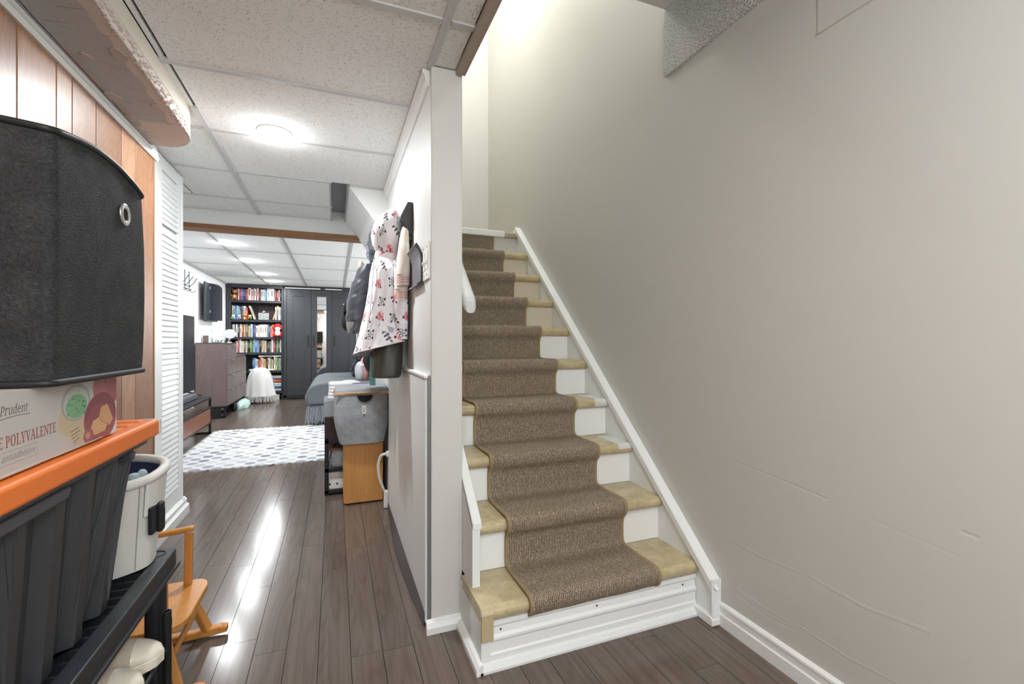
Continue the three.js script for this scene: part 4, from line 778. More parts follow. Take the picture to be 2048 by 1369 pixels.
{
  const o = thing('extension_cord', 'thick white power cord looping out of the outlet by the bamboo cabinet', 'cord');
  part('cable', tube([[0.33, 0.345, -2.93], [0.3, 0.347, -2.93], [0.268, 0.335, -2.94], [0.252, 0.28, -2.95], [0.258, 0.2, -2.95], [0.28, 0.13, -2.95], [0.3, 0.085, -2.96]], 0.0085, 48, 10), std(0xe2e0da, 0.4), o);
  part('plug', rbox(0.296, 0.334, 0.33, 0.362, -2.948, -2.912, 0.006), M.trim, o);
}
{
  const o = thing('power_strip', 'white power strip standing against the wall end by the cabinet', 'power strip');
  part('housing', rbox(0.285, 0.312, 0.003, 0.11, -2.975, -2.94, 0.006), M.trim, o);
  part('socket', [rbox(0.2835, 0.286, 0.06, 0.085, -2.967, -2.948, 0.001), rbox(0.2835, 0.286, 0.02, 0.045, -2.967, -2.948, 0.001)], std(0x8a8a88, 0.5), o);
}
// black-framed bench behind the cabinet with boxes
{
  const o = thing('storage_bench', 'black metal framed bench with a dark brown drawer behind the felt basket', 'bench');
  const x0 = -0.066, x1 = 0.318, z0 = -4.35, z1 = -3.33, b = 0.026;
  for (const [x, z] of [[x0, z1], [x1 - b, z1], [x0, z0], [x1 - b, z0]]) part('leg', rbox(x, x + b, 0, 0.39, z - b, z, 0.002), M.black, o);
  for (const y of [0.012, 0.158, 0.352]) part('cross_rail', [rbox(x0, x1, y, y + 0.026, z1 - b, z1 - 0.001, 0.002), rbox(x0, x0 + b, y, y + 0.026, z0, z1, 0.002), rbox(x1 - b, x1, y, y + 0.026, z0, z1, 0.002)], M.black, o);
  for (const y of [0.03, 0.176]) part('shelf_board', rbox(x0 + 0.01, x1 - 0.01, y - 0.006, y + 0.004, z0 + 0.01, z1 - 0.01, 0.002), M.blackWood, o);
  part('drawer', rbox(x0, x1, 0.378, 0.53, z0, z1, 0.003), M.darkBrown, o);
}
{
  const dots = canvas(512, 128, (g, w, h) => { g.fillStyle = '#efefec'; g.fillRect(0, 0, w, h); g.fillStyle = '#16161a'; for (let i = 0; i < 8; i++) for (let j = 0; j < 2; j++) { g.beginPath(); g.arc(32 + i * 64 + j * 32, 34 + j * 60, 8, 0, 6.3); g.fill(); } }, [2.6, 8]);
  const dm = std(0xffffff, 0.6, { map: dots });
  const bx = (y0, y1, label) => { const o = thing('patterned_box', label, 'box', [0.11, y0, -3.5]); part('box_body', uvm(rbox(-0.15, 0.15, 0, y1 - y0 - 0.045, -0.15, 0.14, 0.003)), dm, o); part('box_lid', uvm(rbox(-0.153, 0.153, y1 - y0 - 0.043, y1 - y0, -0.153, 0.143, 0.003), 1, 0.1, 0.02), dm, o); };
  bx(0.0345, 0.158, 'white box with black dots on the lower shelf of the metal bench');
  const o = thing('felt_tray', 'folded grey felt tray on the middle shelf of the metal bench', 'tray', [0.1, 0.181, -3.5]);
  part('tray_body', loft([[0, 0.13, 0.12], [0.05, 0.14, 0.13], [0.12, 0.145, 0.135]].map(([y, a, b]) => ringY(0, y, 0, a, b, 40, () => 1, 0.35))), M.greyFelt, o);
  part('tray_rim', rbox(-0.148, 0.148, 0.118, 0.132, -0.138, 0.138, 0.005), M.oakTrim, o);
  const s = thing('black_pouch', 'black pouch with a strap on the grey felt tray', 'bag', [0.09, 0.314, -3.46]);
  part('pouch_body', loft([[0, 0.06, 0.05], [0.02, 0.075, 0.06], [0.035, 0.06, 0.05]].map(([y, a, b]) => ringY(0.03, y, 0, a, b, 28))), M.black, s);
  part('pouch_strap', tube([[-0.03, 0.012, 0.03], [-0.08, 0.02, 0.05], [-0.11, -0.02, 0.08], [-0.125, -0.07, 0.1]], 0.004, 16, 6), M.black, s);
}
single('felt_box', [rbox(-0.072, 0.22, 0, 0.117, -0.27, 0, 0.006)], M.greyFelt, 'grey felt box on the bench partly hidden by the laundry basket', 'box', [0, 0.531, -3.34]);
{
  const o = thing('towel_pile', 'folded white blanket lying on the grey felt box', 'blanket', [0.035, 0.649, -3.47]);
  for (let k = 0; k < 5; k++) part('fold', loft([0, 0.3, 0.7, 1].map((t) => ringY(0.005 * k * 0.3 + 0.004 * noise(k, 3), 0.022 * (k + t), 0, (0.082 + 0.01 * noise(k, 1)) * (t === 0 || t === 1 ? 0.95 : 1), 0.1 * (t === 0 || t === 1 ? 0.95 : 1), 40, (a) => 1 + 0.02 * Math.sin(3 * a + k), 0.4))), M.whiteTowel, o);
  part('loose_corner', loft([0, 0.5, 1].map((t) => ringY(0.06, 0.108 + 0.016 * t, 0.03, 0.07 * (1 - 0.5 * t), 0.06 * (1 - 0.5 * t), 30, (a) => 1 + 0.12 * Math.sin(4 * a + 1)))), M.whiteTowel, o);
}

// ---------------------------------------------------------------- play mat
{
  const tones = ['#98979f', '#b6b6b2', '#c8c8c4', '#82818d', '#bcbfbc', '#a3a2a8', '#cfcfcb'];
  const tex = canvas(1024, 1024, (g, w, h) => { g.fillStyle = '#dcdee3'; g.fillRect(0, 0, w, h); const n = 8; for (let j = 0; j < 2 * n; j++) for (let i = 0; i < n; i++) { g.fillStyle = tones[Math.floor(rnd() * tones.length)]; g.beginPath(); g.arc((i + (j % 2 ? 0.75 : 0.25)) * w / n + rr(-8, 8), (j + 0.5) * h / (2 * n), 34, 0, 6.3); g.fill(); } }, [0.8, 0.8]);
  const x0 = -1.3, x1 = 0.42, z0 = -6.17, z1 = -4.31, t = 0.06, tooth = 0.018, pts = [];
  const edge = (ax, az, bx, bz) => { const L = Math.hypot(bx - ax, bz - az), n = Math.round(L / t), dx = (bx - ax) / L, dz = (bz - az) / L; for (let i = 0; i < n; i++) { const s0 = i / n * L, s1 = (i + 0.5) / n * L, ox = dz * tooth, oz = -dx * tooth; pts.push([ax + dx * s0, az + dz * s0], [ax + dx * s1, az + dz * s1], [ax + dx * s1 + ox, az + dz * s1 + oz], [ax + dx * (s0 + t) + ox, az + dz * (s0 + t) + oz]); } };
  edge(x0, z1, x1, z1); edge(x1, z1, x1, z0); edge(x1, z0, x0, z0); edge(x0, z0, x0, z1);
  const o = thing('play_mat', 'white foam play mat with pale grey dots and a toothed edge on the floor', 'mat');
  part('mat_sheet', uvm(extY(pts, 0.0005, 0.011), 1), std(0xffffff, 0.75, { map: tex }), o);
}
// ---------------------------------------------------------------- television and its stand
{
  const o = thing('tv_stand', 'low black framed television stand with reddish brown drawers', 'tv stand');
  const x0 = -1.74, x1 = -1.31, z0 = -6.06, z1 = -3.95, b = 0.022;
  for (const z of [z0, z1 - b]) part('end_frame', [rbox(x1 - b, x1, 0, 0.42, z, z + b, 0.002), rbox(x0, x0 + b, 0, 0.42, z, z + b, 0.002), rbox(x0, x1, 0, b, z, z + b, 0.002), rbox(x0, x1, 0.4, 0.422, z, z + b, 0.002)], M.black, o);
  part('top', rbox(x0, x1, 0.4, 0.42, z0, z1, 0.002), phys(0x24262b, 0.25), o);
  for (const y of [0.3, 0.125]) part('side_rail', rbox(x1 - b, x1, y - 0.006, y + 0.01, z0, z1, 0.002), M.black, o);
  part('shelf_board', rbox(x0, x1 - 0.012, 0.29, 0.304, z0 + 0.02, z1 - 0.02, 0.002), M.brownFront, o);
  const n = 3, L = (z1 - z0 - 0.06) / n;
  for (let k = 0; k < n; k++) part('drawer', uvm(rbox(x0 + 0.02, x1 - 0.002, 0.135, 0.292, z0 + 0.03 + k * L + 0.002, z0 + 0.03 + (k + 1) * L - 0.002, 0.003), 1), M.brownFront, o);
}
{
  const o = thing('television', 'large flat black television turned edge on above the low stand', 'television');
  part('screen_case', rbox(-1.575, -1.54, 0.475, 1.342, -6.345, -4.85, 0.006), M.tv, o);
  part('back_case', rbox(-1.62, -1.57, 0.55, 1.1, -6.1, -5.1, 0.02), M.black, o);
  for (const z of [-6.1, -4.95]) part('foot', [beamBox([-1.557, 0.48, z], [-1.42, 0.4215 + 0.008, z - 0.05], 0.02, 0.014, 0.003), beamBox([-1.557, 0.48, z], [-1.69, 0.4215 + 0.008, z - 0.05], 0.02, 0.014, 0.003)], M.black, o);
}
single('soundbar', [rbox(-1.5, -1.4, 0, 0.06, -0.38, 0.38, 0.012, 3)], std(0x53565b, 0.5), 'dark grey soundbar on the stand under the television', 'speaker', [0, 0.4205, -5.5]);
{
  const o = thing('headset', 'rounded dark grey headset on the open shelf of the television stand', 'headset', [-1.39, 0.305, -5.02]);
  part('headset_body', loft([[0, 0.05, 0.06], [0.015, 0.062, 0.075], [0.045, 0.06, 0.072], [0.058, 0.045, 0.055]].map(([y, a, b]) => ringY(0, y, 0, a, b, 36, () => 1, 0.8))), std(0x3a3c42, 0.5), o);
  part('headset_band', tube([[-0.04, 0.03, -0.06], [-0.02, 0.035, -0.16], [0.03, 0.038, -0.19], [0.05, 0.034, -0.12], [0.045, 0.03, -0.05]], 0.013, 24, 8), std(0x3a3c42, 0.6), o);
}
// ---------------------------------------------------------------- dressers
function dresser(z0, z1, top, rows, label) {
  const o = thing('dresser', label, 'dresser'), x0 = -1.745, x1 = -1.385, H = top - 0.03 - 0.165, h = H / rows;
  part('carcass', uvm(rbox(x0, x1, 0.16, top - 0.012, z0, z1, 0.003), 1), M.dresser, o);
  part('top_board', rbox(x0 - 0.002, x1 + 0.016, top - 0.014, top, z0 - 0.002, z1 + 0.003, 0.003), std(0x4c4647, 0.35), o);
  for (let k = 0; k < rows; k++) { const d = part('drawer', uvm(rbox(x1, x1 + 0.014, 0.168 + k * h, 0.168 + (k + 1) * h - 0.006, z0 + 0.003, z1 - 0.003, 0.003), 1), M.dresser, o); part('handle', rbox(x1 + 0.012, x1 + 0.032, 0.168 + (k + 1) * h - 0.016, 0.168 + (k + 1) * h - 0.006, (z0 + z1) / 2 - 0.09, (z0 + z1) / 2 + 0.09, 0.003), M.steelGrey, d); }
  const b = 0.022;
  for (const z of [z0, z1 - b]) part('leg_frame', [rbox(x1 - 0.01 - b, x1 - 0.01, 0, 0.162, z, z + b, 0.002), rbox(x0, x0 + b, 0, 0.162, z, z + b, 0.002), rbox(x0, x1 - 0.01, 0, b, z, z + b, 0.002), rbox(x0, x1 - 0.01, 0.14, 0.162, z, z + b, 0.002)], M.black, o);
  part('base_rail', rbox(x1 - 0.032, x1 - 0.01, 0.142, 0.162, z0, z1, 0.002), M.black, o);
}
dresser(-7.84, -7.215, 1.03, 4, 'tall taupe wood dresser with four drawers, nearest the television');
dresser(-8.62, -7.85, 0.835, 3, 'lower taupe wood dresser with three drawers, next to the bookcase');
single('dark_panel', rbox(-1.72, -1.44, 0.0, 0.135, -7.185, -7.18, 0.001), M.black, 'black panel leaning under the end of the tall dresser', 'panel', [0, 0.003, 0]);
{
  const o = thing('candle_holder', 'square smoked glass candle holder on the tall dresser', 'candle holder', [-1.711, 1.03, -7.6]);
  part('cup', [rbox(-0.03, 0.03, 0, 0.1, -0.03, 0.03, 0.006)], phys(0x6a5548, 0.2, { clearcoat: 0.6 }), o);
  part('rim', rbox(-0.031, 0.031, 0.092, 0.101, -0.031, 0.031, 0.004), std(0x3c322e, 0.4), o);
}
{
  const o = thing('letter_sign', 'small black cut-out name letters standing on the tall dresser', 'ornament', [-1.63, 1.0305, -7.6]);
  // strokes of the standing letters, in letter widths
  const S = { L: [[0, 1, 0, 0], [0, 0, 0.6, 0]], o: [[0, 0, 0, 0.55], [0, 0.55, 0.5, 0.55], [0.5, 0.55, 0.5, 0], [0.5, 0, 0, 0]], u: [[0, 0.55, 0, 0], [0, 0, 0.5, 0], [0.5, 0, 0.5, 0.55]], r: [[0, 0, 0, 0.55], [0, 0.5, 0.4, 0.55]], e: [[0.5, 0, 0, 0], [0, 0, 0, 0.55], [0, 0.55, 0.5, 0.55], [0.5, 0.55, 0.5, 0.28], [0.5, 0.28, 0, 0.28]], n: [[0, 0, 0, 0.55], [0, 0.55, 0.5, 0.55], [0.5, 0.55, 0.5, 0]] };
  let x = 0; for (const c of 'Louren') { const k = 0.055; part('letter', S[c].map(([a, b, d, e]) => beamBox([x + a * k - 0.0001, 0.003 + b * k, 0], [x + d * k + 0.0001, 0.003 + e * k, 0], 0.007, 0.012, 0.002)), M.black, o); x += 0.038; }
}
{
  const o = thing('bottle', 'slender clear glass bottle on the tall dresser beside the letters', 'bottle', [-1.655, 1.03, -7.66]);
  part('glass', new THREE.LatheGeometry([[0.0005, 0], [0.012, 0], [0.012, 0.06], [0.006, 0.08], [0.006, 0.18]].map(([a, b]) => new THREE.Vector2(a, b)), 16), phys(0xdfe6ea, 0.08, { transmission: 0.8, thickness: 0 }), o);
  part('stopper', cyl(0.007, 0.007, 0.01, 12, 0, 0.178, 0), M.steelGrey, o);
}
{
  const o = thing('table_mirror', 'white round table mirror on a thin stem standing on the tall dresser', 'mirror', [-1.42, 1.03, -7.62]);
  part('mirror_disc', new THREE.CylinderGeometry(0.07, 0.07, 0.012, 36).rotateX(Math.PI / 2).scale(1.03, 0.88, 1).translate(0, 0.125, 0), std(0xe3e4e6, 0.3), o);
  part('rim', new THREE.TorusGeometry(0.07, 0.006, 8, 36).scale(1.03, 0.88, 1).translate(0, 0.125, 0), M.trim, o);
  part('stem', tube([[0, 0.06, 0], [-0.012, 0.03, 0], [-0.008, 0, 0]], 0.006, 12, 8), M.trim, o);
  part('base', cyl(0.035, 0.03, 0.008, 24, -0.008, 0, 0), M.trim, o);
}
// things on the far side wall
{
  const o = thing('wall_cabinet', 'dark dartboard style cabinet with opened doors on the white far wall', 'cabinet');
  const m = std(0x33363d, 0.35);
  part('cabinet_box', rbox(-1.76, -1.69, 1.345, 1.895, -8.2, -7.72, 0.004), m, o);
  part('door', rbox(-1.7, -1.68, 1.35, 1.885, -7.725, -7.43, 0.004), m, o);
  const arch = (w) => { const s = []; s.push([0, 0], [w, 0], [w, 0.46]); for (let i = 1; i <= 8; i++) { const a = i / 8 * Math.PI / 2; s.push([w * Math.cos(a), 0.46 + 0.08 * Math.sin(a)]); } return s; };
  part('door', extZ(arch(0.16), -0.02, 0, 0.003).translate(-1.69, 1.347, -7.7), m, o);
  for (const y of [1.46, 1.8]) part('hinge', rbox(-1.684, -1.672, y, y + 0.04, -7.71, -7.685, 0.002), M.metal, o);
}
{
  const o = thing('wire_hooks', 'thin wire over-the-wall hooks hanging near the ceiling by the louvred panel', 'hook rack');
  for (const z of [-6.62, -6.8, -6.98]) part('wire_hook', [tube([[-1.755, 1.95, z], [-1.752, 1.8, z], [-1.75, 1.72, z], [-1.72, 1.68, z], [-1.68, 1.7, z + 0.02]], 0.0045, 20, 6), tube([[-1.75, 1.76, z], [-1.71, 1.79, z + 0.01], [-1.66, 1.86, z + 0.03]], 0.0045, 14, 6)], M.wire, o);
  part('wire_bar', [bar([-1.752, 1.76, -6.55], [-1.752, 1.76, -7.05], 0.004), bar([-1.748, 1.72, -6.55], [-1.748, 1.72, -7.05], 0.004)], M.wire, o);
}
// ---------------------------------------------------------------- bookcase and books
const SHELVES = [1.77, 1.43, 1.125, 0.852, 0.53, 0.165];
{
  const o = thing('bookcase', 'tall black bookcase filled with books against the far wall', 'bookcase');
  const x0 = -1.755, x1 = -0.866, zf = -9.1, zb = -9.4, t = 0.03;
  part('side_panel', rbox(x0, x0 + 0.075, 0, 2.045, zb, zf, 0.003), M.blackWood, o); part('side_panel', rbox(x1 - t, x1, 0, 2.045, zb, zf, 0.003), M.blackWood, o);
  part('top_panel', rbox(x0, x1, 2.015, 2.045, zb, zf, 0.003), M.blackWood, o); part('cornice', rbox(x0, x1, 1.985, 2.045, zf - 0.004, zf + 0.012, 0.003), M.blackWood, o);
  part('back_panel', box(x0, x1, 0, 2.04, zb - 0.012, zb), M.black, o); part('plinth', rbox(x0 + 0.07, x1 - t, 0.12, 0.14, zb, zf - 0.02, 0.002), M.blackWood, o);
  for (const y of SHELVES) part('shelf', rbox(x0 + 0.07, x1 - t, y - 0.042, y, zb, zf - 0.002, 0.003), M.blackWood, o);
}
const TONES = { w: [0xe9e7e4, 'white'], c: [0xdcd2bd, 'cream'], g: [0x9da09e, 'grey'], d: [0x3a3b3e, 'dark grey'], k: [0x1e1f22, 'black'], r: [0xb5373a, 'red'], p: [0xc2497a, 'crimson pink'], s: [0xe2a7ac, 'pale pink'], b: [0x3f78b8, 'blue'], n: [0x28406a, 'navy'], l: [0xa9c9d6, 'pale blue'], t: [0x4d8f93, 'teal'], e: [0x6f9a4c, 'green'], y: [0xd7c95a, 'yellow'], o: [0xd8682c, 'orange'], m: [0x6b4433, 'brown'], a: [0xb99a72, 'tan'], v: [0x5d4a76, 'purple'], f: [0x5e6450, 'olive'] };
const ORD = ['first', 'second', 'third', 'fourth', 'fifth', 'sixth', 'seventh', 'eighth', 'ninth', 'tenth', 'eleventh', 'twelfth', 'thirteenth', 'fourteenth', 'fifteenth', 'sixteenth', 'seventeenth', 'eighteenth', 'nineteenth', 'twentieth', 'twenty-first', 'twenty-second', 'twenty-third', 'twenty-fourth', 'twenty-fifth', 'twenty-sixth', 'twenty-seventh', 'twenty-eighth', 'twenty-ninth', 'thirtieth'];
const bookMats = new Map();
function spineMat(code, k) {
  const key = code + k; if (bookMats.has(key)) return bookMats.get(key);
  const base = new THREE.Color(TONES[code][0]), lum = base.r + base.g + base.b, ink = lum > 1 ? '#4a4642' : '#d8d2c4', css = '#' + base.getHexString();
  const t = canvas(32, 128, (g, w, h) => { g.fillStyle = css; g.fillRect(0, 0, w, h); g.fillStyle = ink; g.globalAlpha = 0.75; if (k === 0) { g.fillRect(10, 24, 12, 56); } else { g.fillRect(6, 14, 20, 4); g.fillRect(12, 40, 8, 50); g.globalAlpha = 0.5; g.fillRect(6, 104, 20, 6); } });
  const m = std(0xffffff, 0.5, { map: t }); bookMats.set(key, m); return m;
}
const coverGeo = (() => { const s = [[-0.5, -1], [-0.5, -0.06], [-0.3, -0.01], [0, 0], [0.3, -0.01], [0.5, -0.06], [0.5, -1], [0.42, -1], [0.42, -0.09], [-0.42, -0.09], [-0.42, -1]], g = extY(s, 0, 1), p = g.attributes.position, u = g.attributes.uv; for (let i = 0; i < p.count; i++) u.setXY(i, p.getX(i) + 0.5, p.getY(i)); return g; })();
const pagesGeo = box(-0.42, 0.42, 0.02, 0.975, -0.98, -0.09), paper = std(0xe8e2d4, 0.9);
const BOOKGROUP = ['books on the top bookcase shelf', 'books on the second bookcase shelf', 'books on the third bookcase shelf', 'books on the fourth bookcase shelf', 'books on the fifth bookcase shelf', 'books lying in the lowest bookcase compartment'];
const SHELFWORD = ['top', 'second', 'third', 'fourth', 'fifth', 'lowest'];
function book(code, w, h, d, place, label, group, rot) {
  const o = thing('book', label, 'book', place, group);
  const c = part('cover', coverGeo, spineMat(code, Math.floor(rnd() * 2)), o), p = part('pages', pagesGeo, paper, o);
  for (const m of [c, p]) { m.scale.set(w, h, d); if (rot) m.rotation.z = rot; }
  return o;
}
// «colour width height» in millimetres
const rows = [
  [0, -1.585, -0.905, 'w26 205,p24 205,p20 205,b26 205,n30 208,n20 205,r30 200,c58 250,s38 205,g20 230,w26 215,r22 240,w24 235,k34 190,s38 205,w22 205,l34 210,t24 205,w60 230,w62 225,s22 215,m30 200,r34 195,w24 208,d22 190'],
  [1, -1.672, -1.43, 'c22 250,g20 245,b20 250,l24 245,t22 240,d20 240,g26 245,w22 245,r30 210'],
  [1, -1.0, -0.9, 'w34 240,d26 235,w44 240,g30 240'],
  [2, -1.672, -0.98, 'g22 220,w22 225,d20 220,w28 225,k32 225,c40 225,r28 225,a34 220,f40 235,a38 205,l40 230,n20 225,v30 225,w42 205,c32 220,w36 225,w40 225,w40 225,g30 225,n28 225,s24 200,o46 225,o36 230'],
  [3, -1.62, -0.9, 'd22 215,w24 205,r34 255,w36 260,w22 200,c38 210,f30 215,c40 210,k32 215,d20 215,e42 225,f30 215,l30 235,b52 245,l24 220,m34 235,k30 260,c28 220,a40 225,c32 215,k36 205,d30 205,f38 205,w42 260,r46 250,n30 215,e36 235,d30 205,w34 255'],
  [4, -1.36, -0.9, 'n22 220,b34 225,l34 215,w30 205,l30 200,r36 195,o34 240,c40 225,s34 215,y34 200,m28 215,k34 225,c34 225,c30 215,f26 225,c30 195,d24 195,w40 240,y44 240,t36 235,e24 220,w24 225,g26 235'],
];
for (const [s, x0, x1, list] of rows) {
  const it = list.split(',').map((q) => [q[0], ...q.slice(1).split(' ').map(Number)]), sum = it.reduce((a, q) => a + q[1], 0), k = (x1 - x0) / sum;
  let x = x0;
  it.forEach(([c, w, h], i) => {
    const where = s === 1 && x0 > -1.2 ? ['nearest the wardrobe, next to the leaning book', 'second along from the leaning book', 'third along from the leaning book', 'last beside the wardrobe'][i] : `${ORD[i]} from the wall side`;
    book(c, w * k - 0.0008, (h - (s === 4 && x < -1.0 ? 20 : 0)) / 1000 * (s === 2 ? 0.98 : 0.97), rr(0.15, 0.19), [x + w * k / 2, SHELVES[s] + 0.0004 + (s === 4 && x < -1.0 ? 0.026 : 0), -9.125 - rr(0, 0.02)], `${TONES[c][1]} book, ${where}, ${SHELFWORD[s]} shelf of the black bookcase`.slice(0, 120), BOOKGROUP[s]);
    x += w * k;
  });
}
// leaning books on the second shelf
{ const a = book('c', 0.022, 0.25, 0.18, [-1.325, SHELVES[1] + 0.006, -9.13], 'cream edged book leaning back towards the toy figures, second bookcase shelf', BOOKGROUP[1], 0.33);
  const b = book('a', 0.03, 0.26, 0.18, [-1.03, SHELVES[1] + 0.006, -9.13], 'tan book leaning towards the wardrobe, second bookcase shelf', BOOKGROUP[1], -0.3); void a; void b; }
single('picture_book', rbox(-0.13, 0.13, 0, 0.26, -0.01, 0.01, 0.002), std(0x3a2026, 0.5), 'dark maroon picture book standing face out behind the glass ornament', 'book', [-1.17, SHELVES[1] + 0.001, -9.36], 'books on the second bookcase shelf');
{
  const o = thing('glass_ornament', 'small clear ornament etched with a pale pattern on the second bookcase shelf', 'ornament', [-1.185, SHELVES[1], -9.16]);
  part('plaque', rbox(-0.085, 0.085, 0, 0.125, -0.006, 0.006, 0.003), std(0x8e9492, 0.25), o);
  for (const [x, y] of [[-0.045, 0.085], [0.045, 0.085], [0, 0.06]]) part('etched_ring', new THREE.TorusGeometry(0.026, 0.0035, 6, 24).translate(x, y, 0.007), M.trim, o);
  part('etched_foot', [rbox(-0.07, -0.02, 0.015, 0.022, 0.005, 0.009, 0.001), rbox(0.02, 0.07, 0.015, 0.022, 0.005, 0.009, 0.001)], M.trim, o);
  part('little_bird', [beamBox([0, 0.125, 0], [0.004, 0.172, 0], 0.006, 0.006, 0.002), beamBox([-0.02, 0.142, 0], [0.026, 0.15, 0], 0.008, 0.005, 0.002)], M.trim, o);
}
const FIG = [[-1.645, 0x3f8f57, 0xe9ece9, 'green and white toy figure'], [-1.555, 0x7d63a8, 0xd8d0e4, 'purple toy figure'], [-1.475, 0xd6a545, 0x7b6030, 'yellow brown toy figure'], [-1.392, 0x2a2a26, 0xe6d66a, 'black and yellow toy figure']];
for (const [x, a, b, l] of FIG) {
  const o = thing('toy_figure', `${l} in front of the books on the second bookcase shelf`, 'figurine', [x, SHELVES[1], -9.112 + 0.0], 'toy figures on the bookcase');
  const ma = std(a, 0.5), mb = std(b, 0.5);
  part('head', ball(0.022, 0, 0.068, 0, 1.2, 1, 0.6, 14), mb, o); part('hair', ball(0.023, 0, 0.078, -0.003, 1.25, 0.8, 0.6, 14), ma, o);
  part('torso', new THREE.LatheGeometry([[0.0005, 0], [0.02, 0.002], [0.022, 0.02], [0.012, 0.048], [0.0005, 0.052]].map(([r, y]) => new THREE.Vector2(r, y)), 14).scale(1, 1, 0.6), ma, o);
  for (const s of [-1, 1]) part('arm', bar([s * 0.013, 0.044, 0], [s * 0.03, 0.02, 0.003], 0.006, 0.005, 8), mb, o);
}
{
  const o = thing('teddy_bear', 'small brown teddy bear sitting beside the books on the top bookcase shelf', 'toy', [-1.628, SHELVES[0], -9.13]), f = std(0x96572f, 0.95), c = std(0xd9ae85, 0.95);
  part('body', ball(0.042, 0, 0.055, 0, 1, 1.25, 0.85), f, o); part('head', ball(0.042, 0.004, 0.15, 0.004, 1.05, 0.95, 0.9), f, o); part('muzzle', ball(0.018, 0.012, 0.142, 0.038, 1.1, 0.8, 0.8), c, o); part('belly', ball(0.026, 0.002, 0.06, 0.024, 1, 1.2, 0.6), c, o);
  for (const s of [-1, 1]) { part('ear', ball(0.014, s * 0.034, 0.186, 0, 1, 1, 0.6, 12), f, o); part('arm', ball(0.018, s * 0.043, 0.075, 0.012, 0.8, 1.6, 0.9, 12), f, o); part('leg', ball(0.02, s * 0.028, 0.014 + 0.004, 0.03, 0.9, 0.85, 1.5, 12), f, o); }
}
{
  const o = thing('rag_doll', 'red haired rag doll in a red and white dress on the third bookcase shelf', 'doll', [-0.955, SHELVES[2], -9.105]);
  const red = std(0xc62b2b, 0.9), skin = std(0xefe6e2, 0.8), wh = std(0xf2f0ee, 0.8);
  part('dress', new THREE.LatheGeometry([[0.0005, 0.0], [0.075, 0.004], [0.07, 0.03], [0.035, 0.1], [0.0005, 0.105]].map(([r, y]) => new THREE.Vector2(r, y)), 24).scale(1, 1, 0.55), red, o);
  part('apron', ball(0.045, 0, 0.07, 0.02, 1, 1.2, 0.5), wh, o); part('head', ball(0.045, 0, 0.15, 0.01, 1, 1.05, 0.8), skin, o);
  part('hair', [ball(0.054, 0, 0.195, -0.002, 1.1, 0.85, 0.8), ball(0.024, -0.058, 0.17, 0, 1, 1.4, 0.9), ball(0.024, 0.056, 0.17, 0, 1, 1.4, 0.9)], red, o);
  part('collar', new THREE.TorusGeometry(0.03, 0.008, 8, 24).rotateX(Math.PI / 2).translate(0, 0.104, 0.006), wh, o);
  for (const s of [-1, 1]) { part('eye', ball(0.004, s * 0.014, 0.155, 0.045, 1, 1, 1, 8), M.black, o); part('arm', bar([s * 0.03, 0.095, 0.01], [s * 0.07, 0.04, 0.03], 0.014, 0.012, 10), red, o); part('foot', ball(0.016, s * 0.03, 0.014, 0.05, 0.9, 0.8, 1.4, 12), M.black, o); }
}
// books lying flat
const LIE = [['w', 0.02, 0.31], ['l', 0.018, 0.3], ['n', 0.028, 0.3], ['l', 0.034, 0.29], ['w', 0.032, 0.27], ['m', 0.022, 0.26], ['o', 0.032, 0.26], ['v', 0.03, 0.26], ['w', 0.028, 0.26], ['g', 0.018, 0.2]];
let ly = SHELVES[5] + 0.0005;
LIE.forEach(([c, h, w], i) => { const b = book(c, h, w, 0.2, [-0.9, ly + h / 2, -9.12], `${TONES[c][1]} book lying flat, ${ORD[i]} from the bottom of the pile in the lowest compartment`, BOOKGROUP[5]); for (const m of b.children) m.rotation.z = Math.PI / 2; ly += h + 0.001; });
{ const b = book('w', 0.026, 0.36, 0.18, [-0.9, SHELVES[4] + 0.253, -9.12], 'white book laid flat on top of the upright books, fifth shelf', BOOKGROUP[4]); for (const m of b.children) m.rotation.z = Math.PI / 2; }
{ const b = book('w', 0.024, 0.4, 0.24, [-1.04, SHELVES[4] - 0.02 + 0.02 + 0.012, -9.06], 'wide white book lying flat under the books above the fringed throw', BOOKGROUP[4]); for (const m of b.children) m.rotation.z = Math.PI / 2; b.position.y = SHELVES[4] + 0.0125; b.position.x = -1.0; }
for (const [x, w, h, c, l] of [[-1.06, 0.13, 0.1, 0xd8d3cc, 'pale printed box on the floor in the gap under the bookcase, nearest the wardrobe'], [-1.25, 0.16, 0.075, 0x8a6a54, 'brown box on the floor in the gap under the bookcase, behind the fringed throw']]) { const o = thing('small_box', l, 'box', [x, 0, -9.2]); part('box_body', rbox(0, w, 0, h - 0.012, -0.1, 0.08, 0.003), std(c, 0.6), o); part('box_lid', rbox(-0.002, w + 0.002, h - 0.014, h, -0.102, 0.082, 0.003), std(c, 0.5), o); }
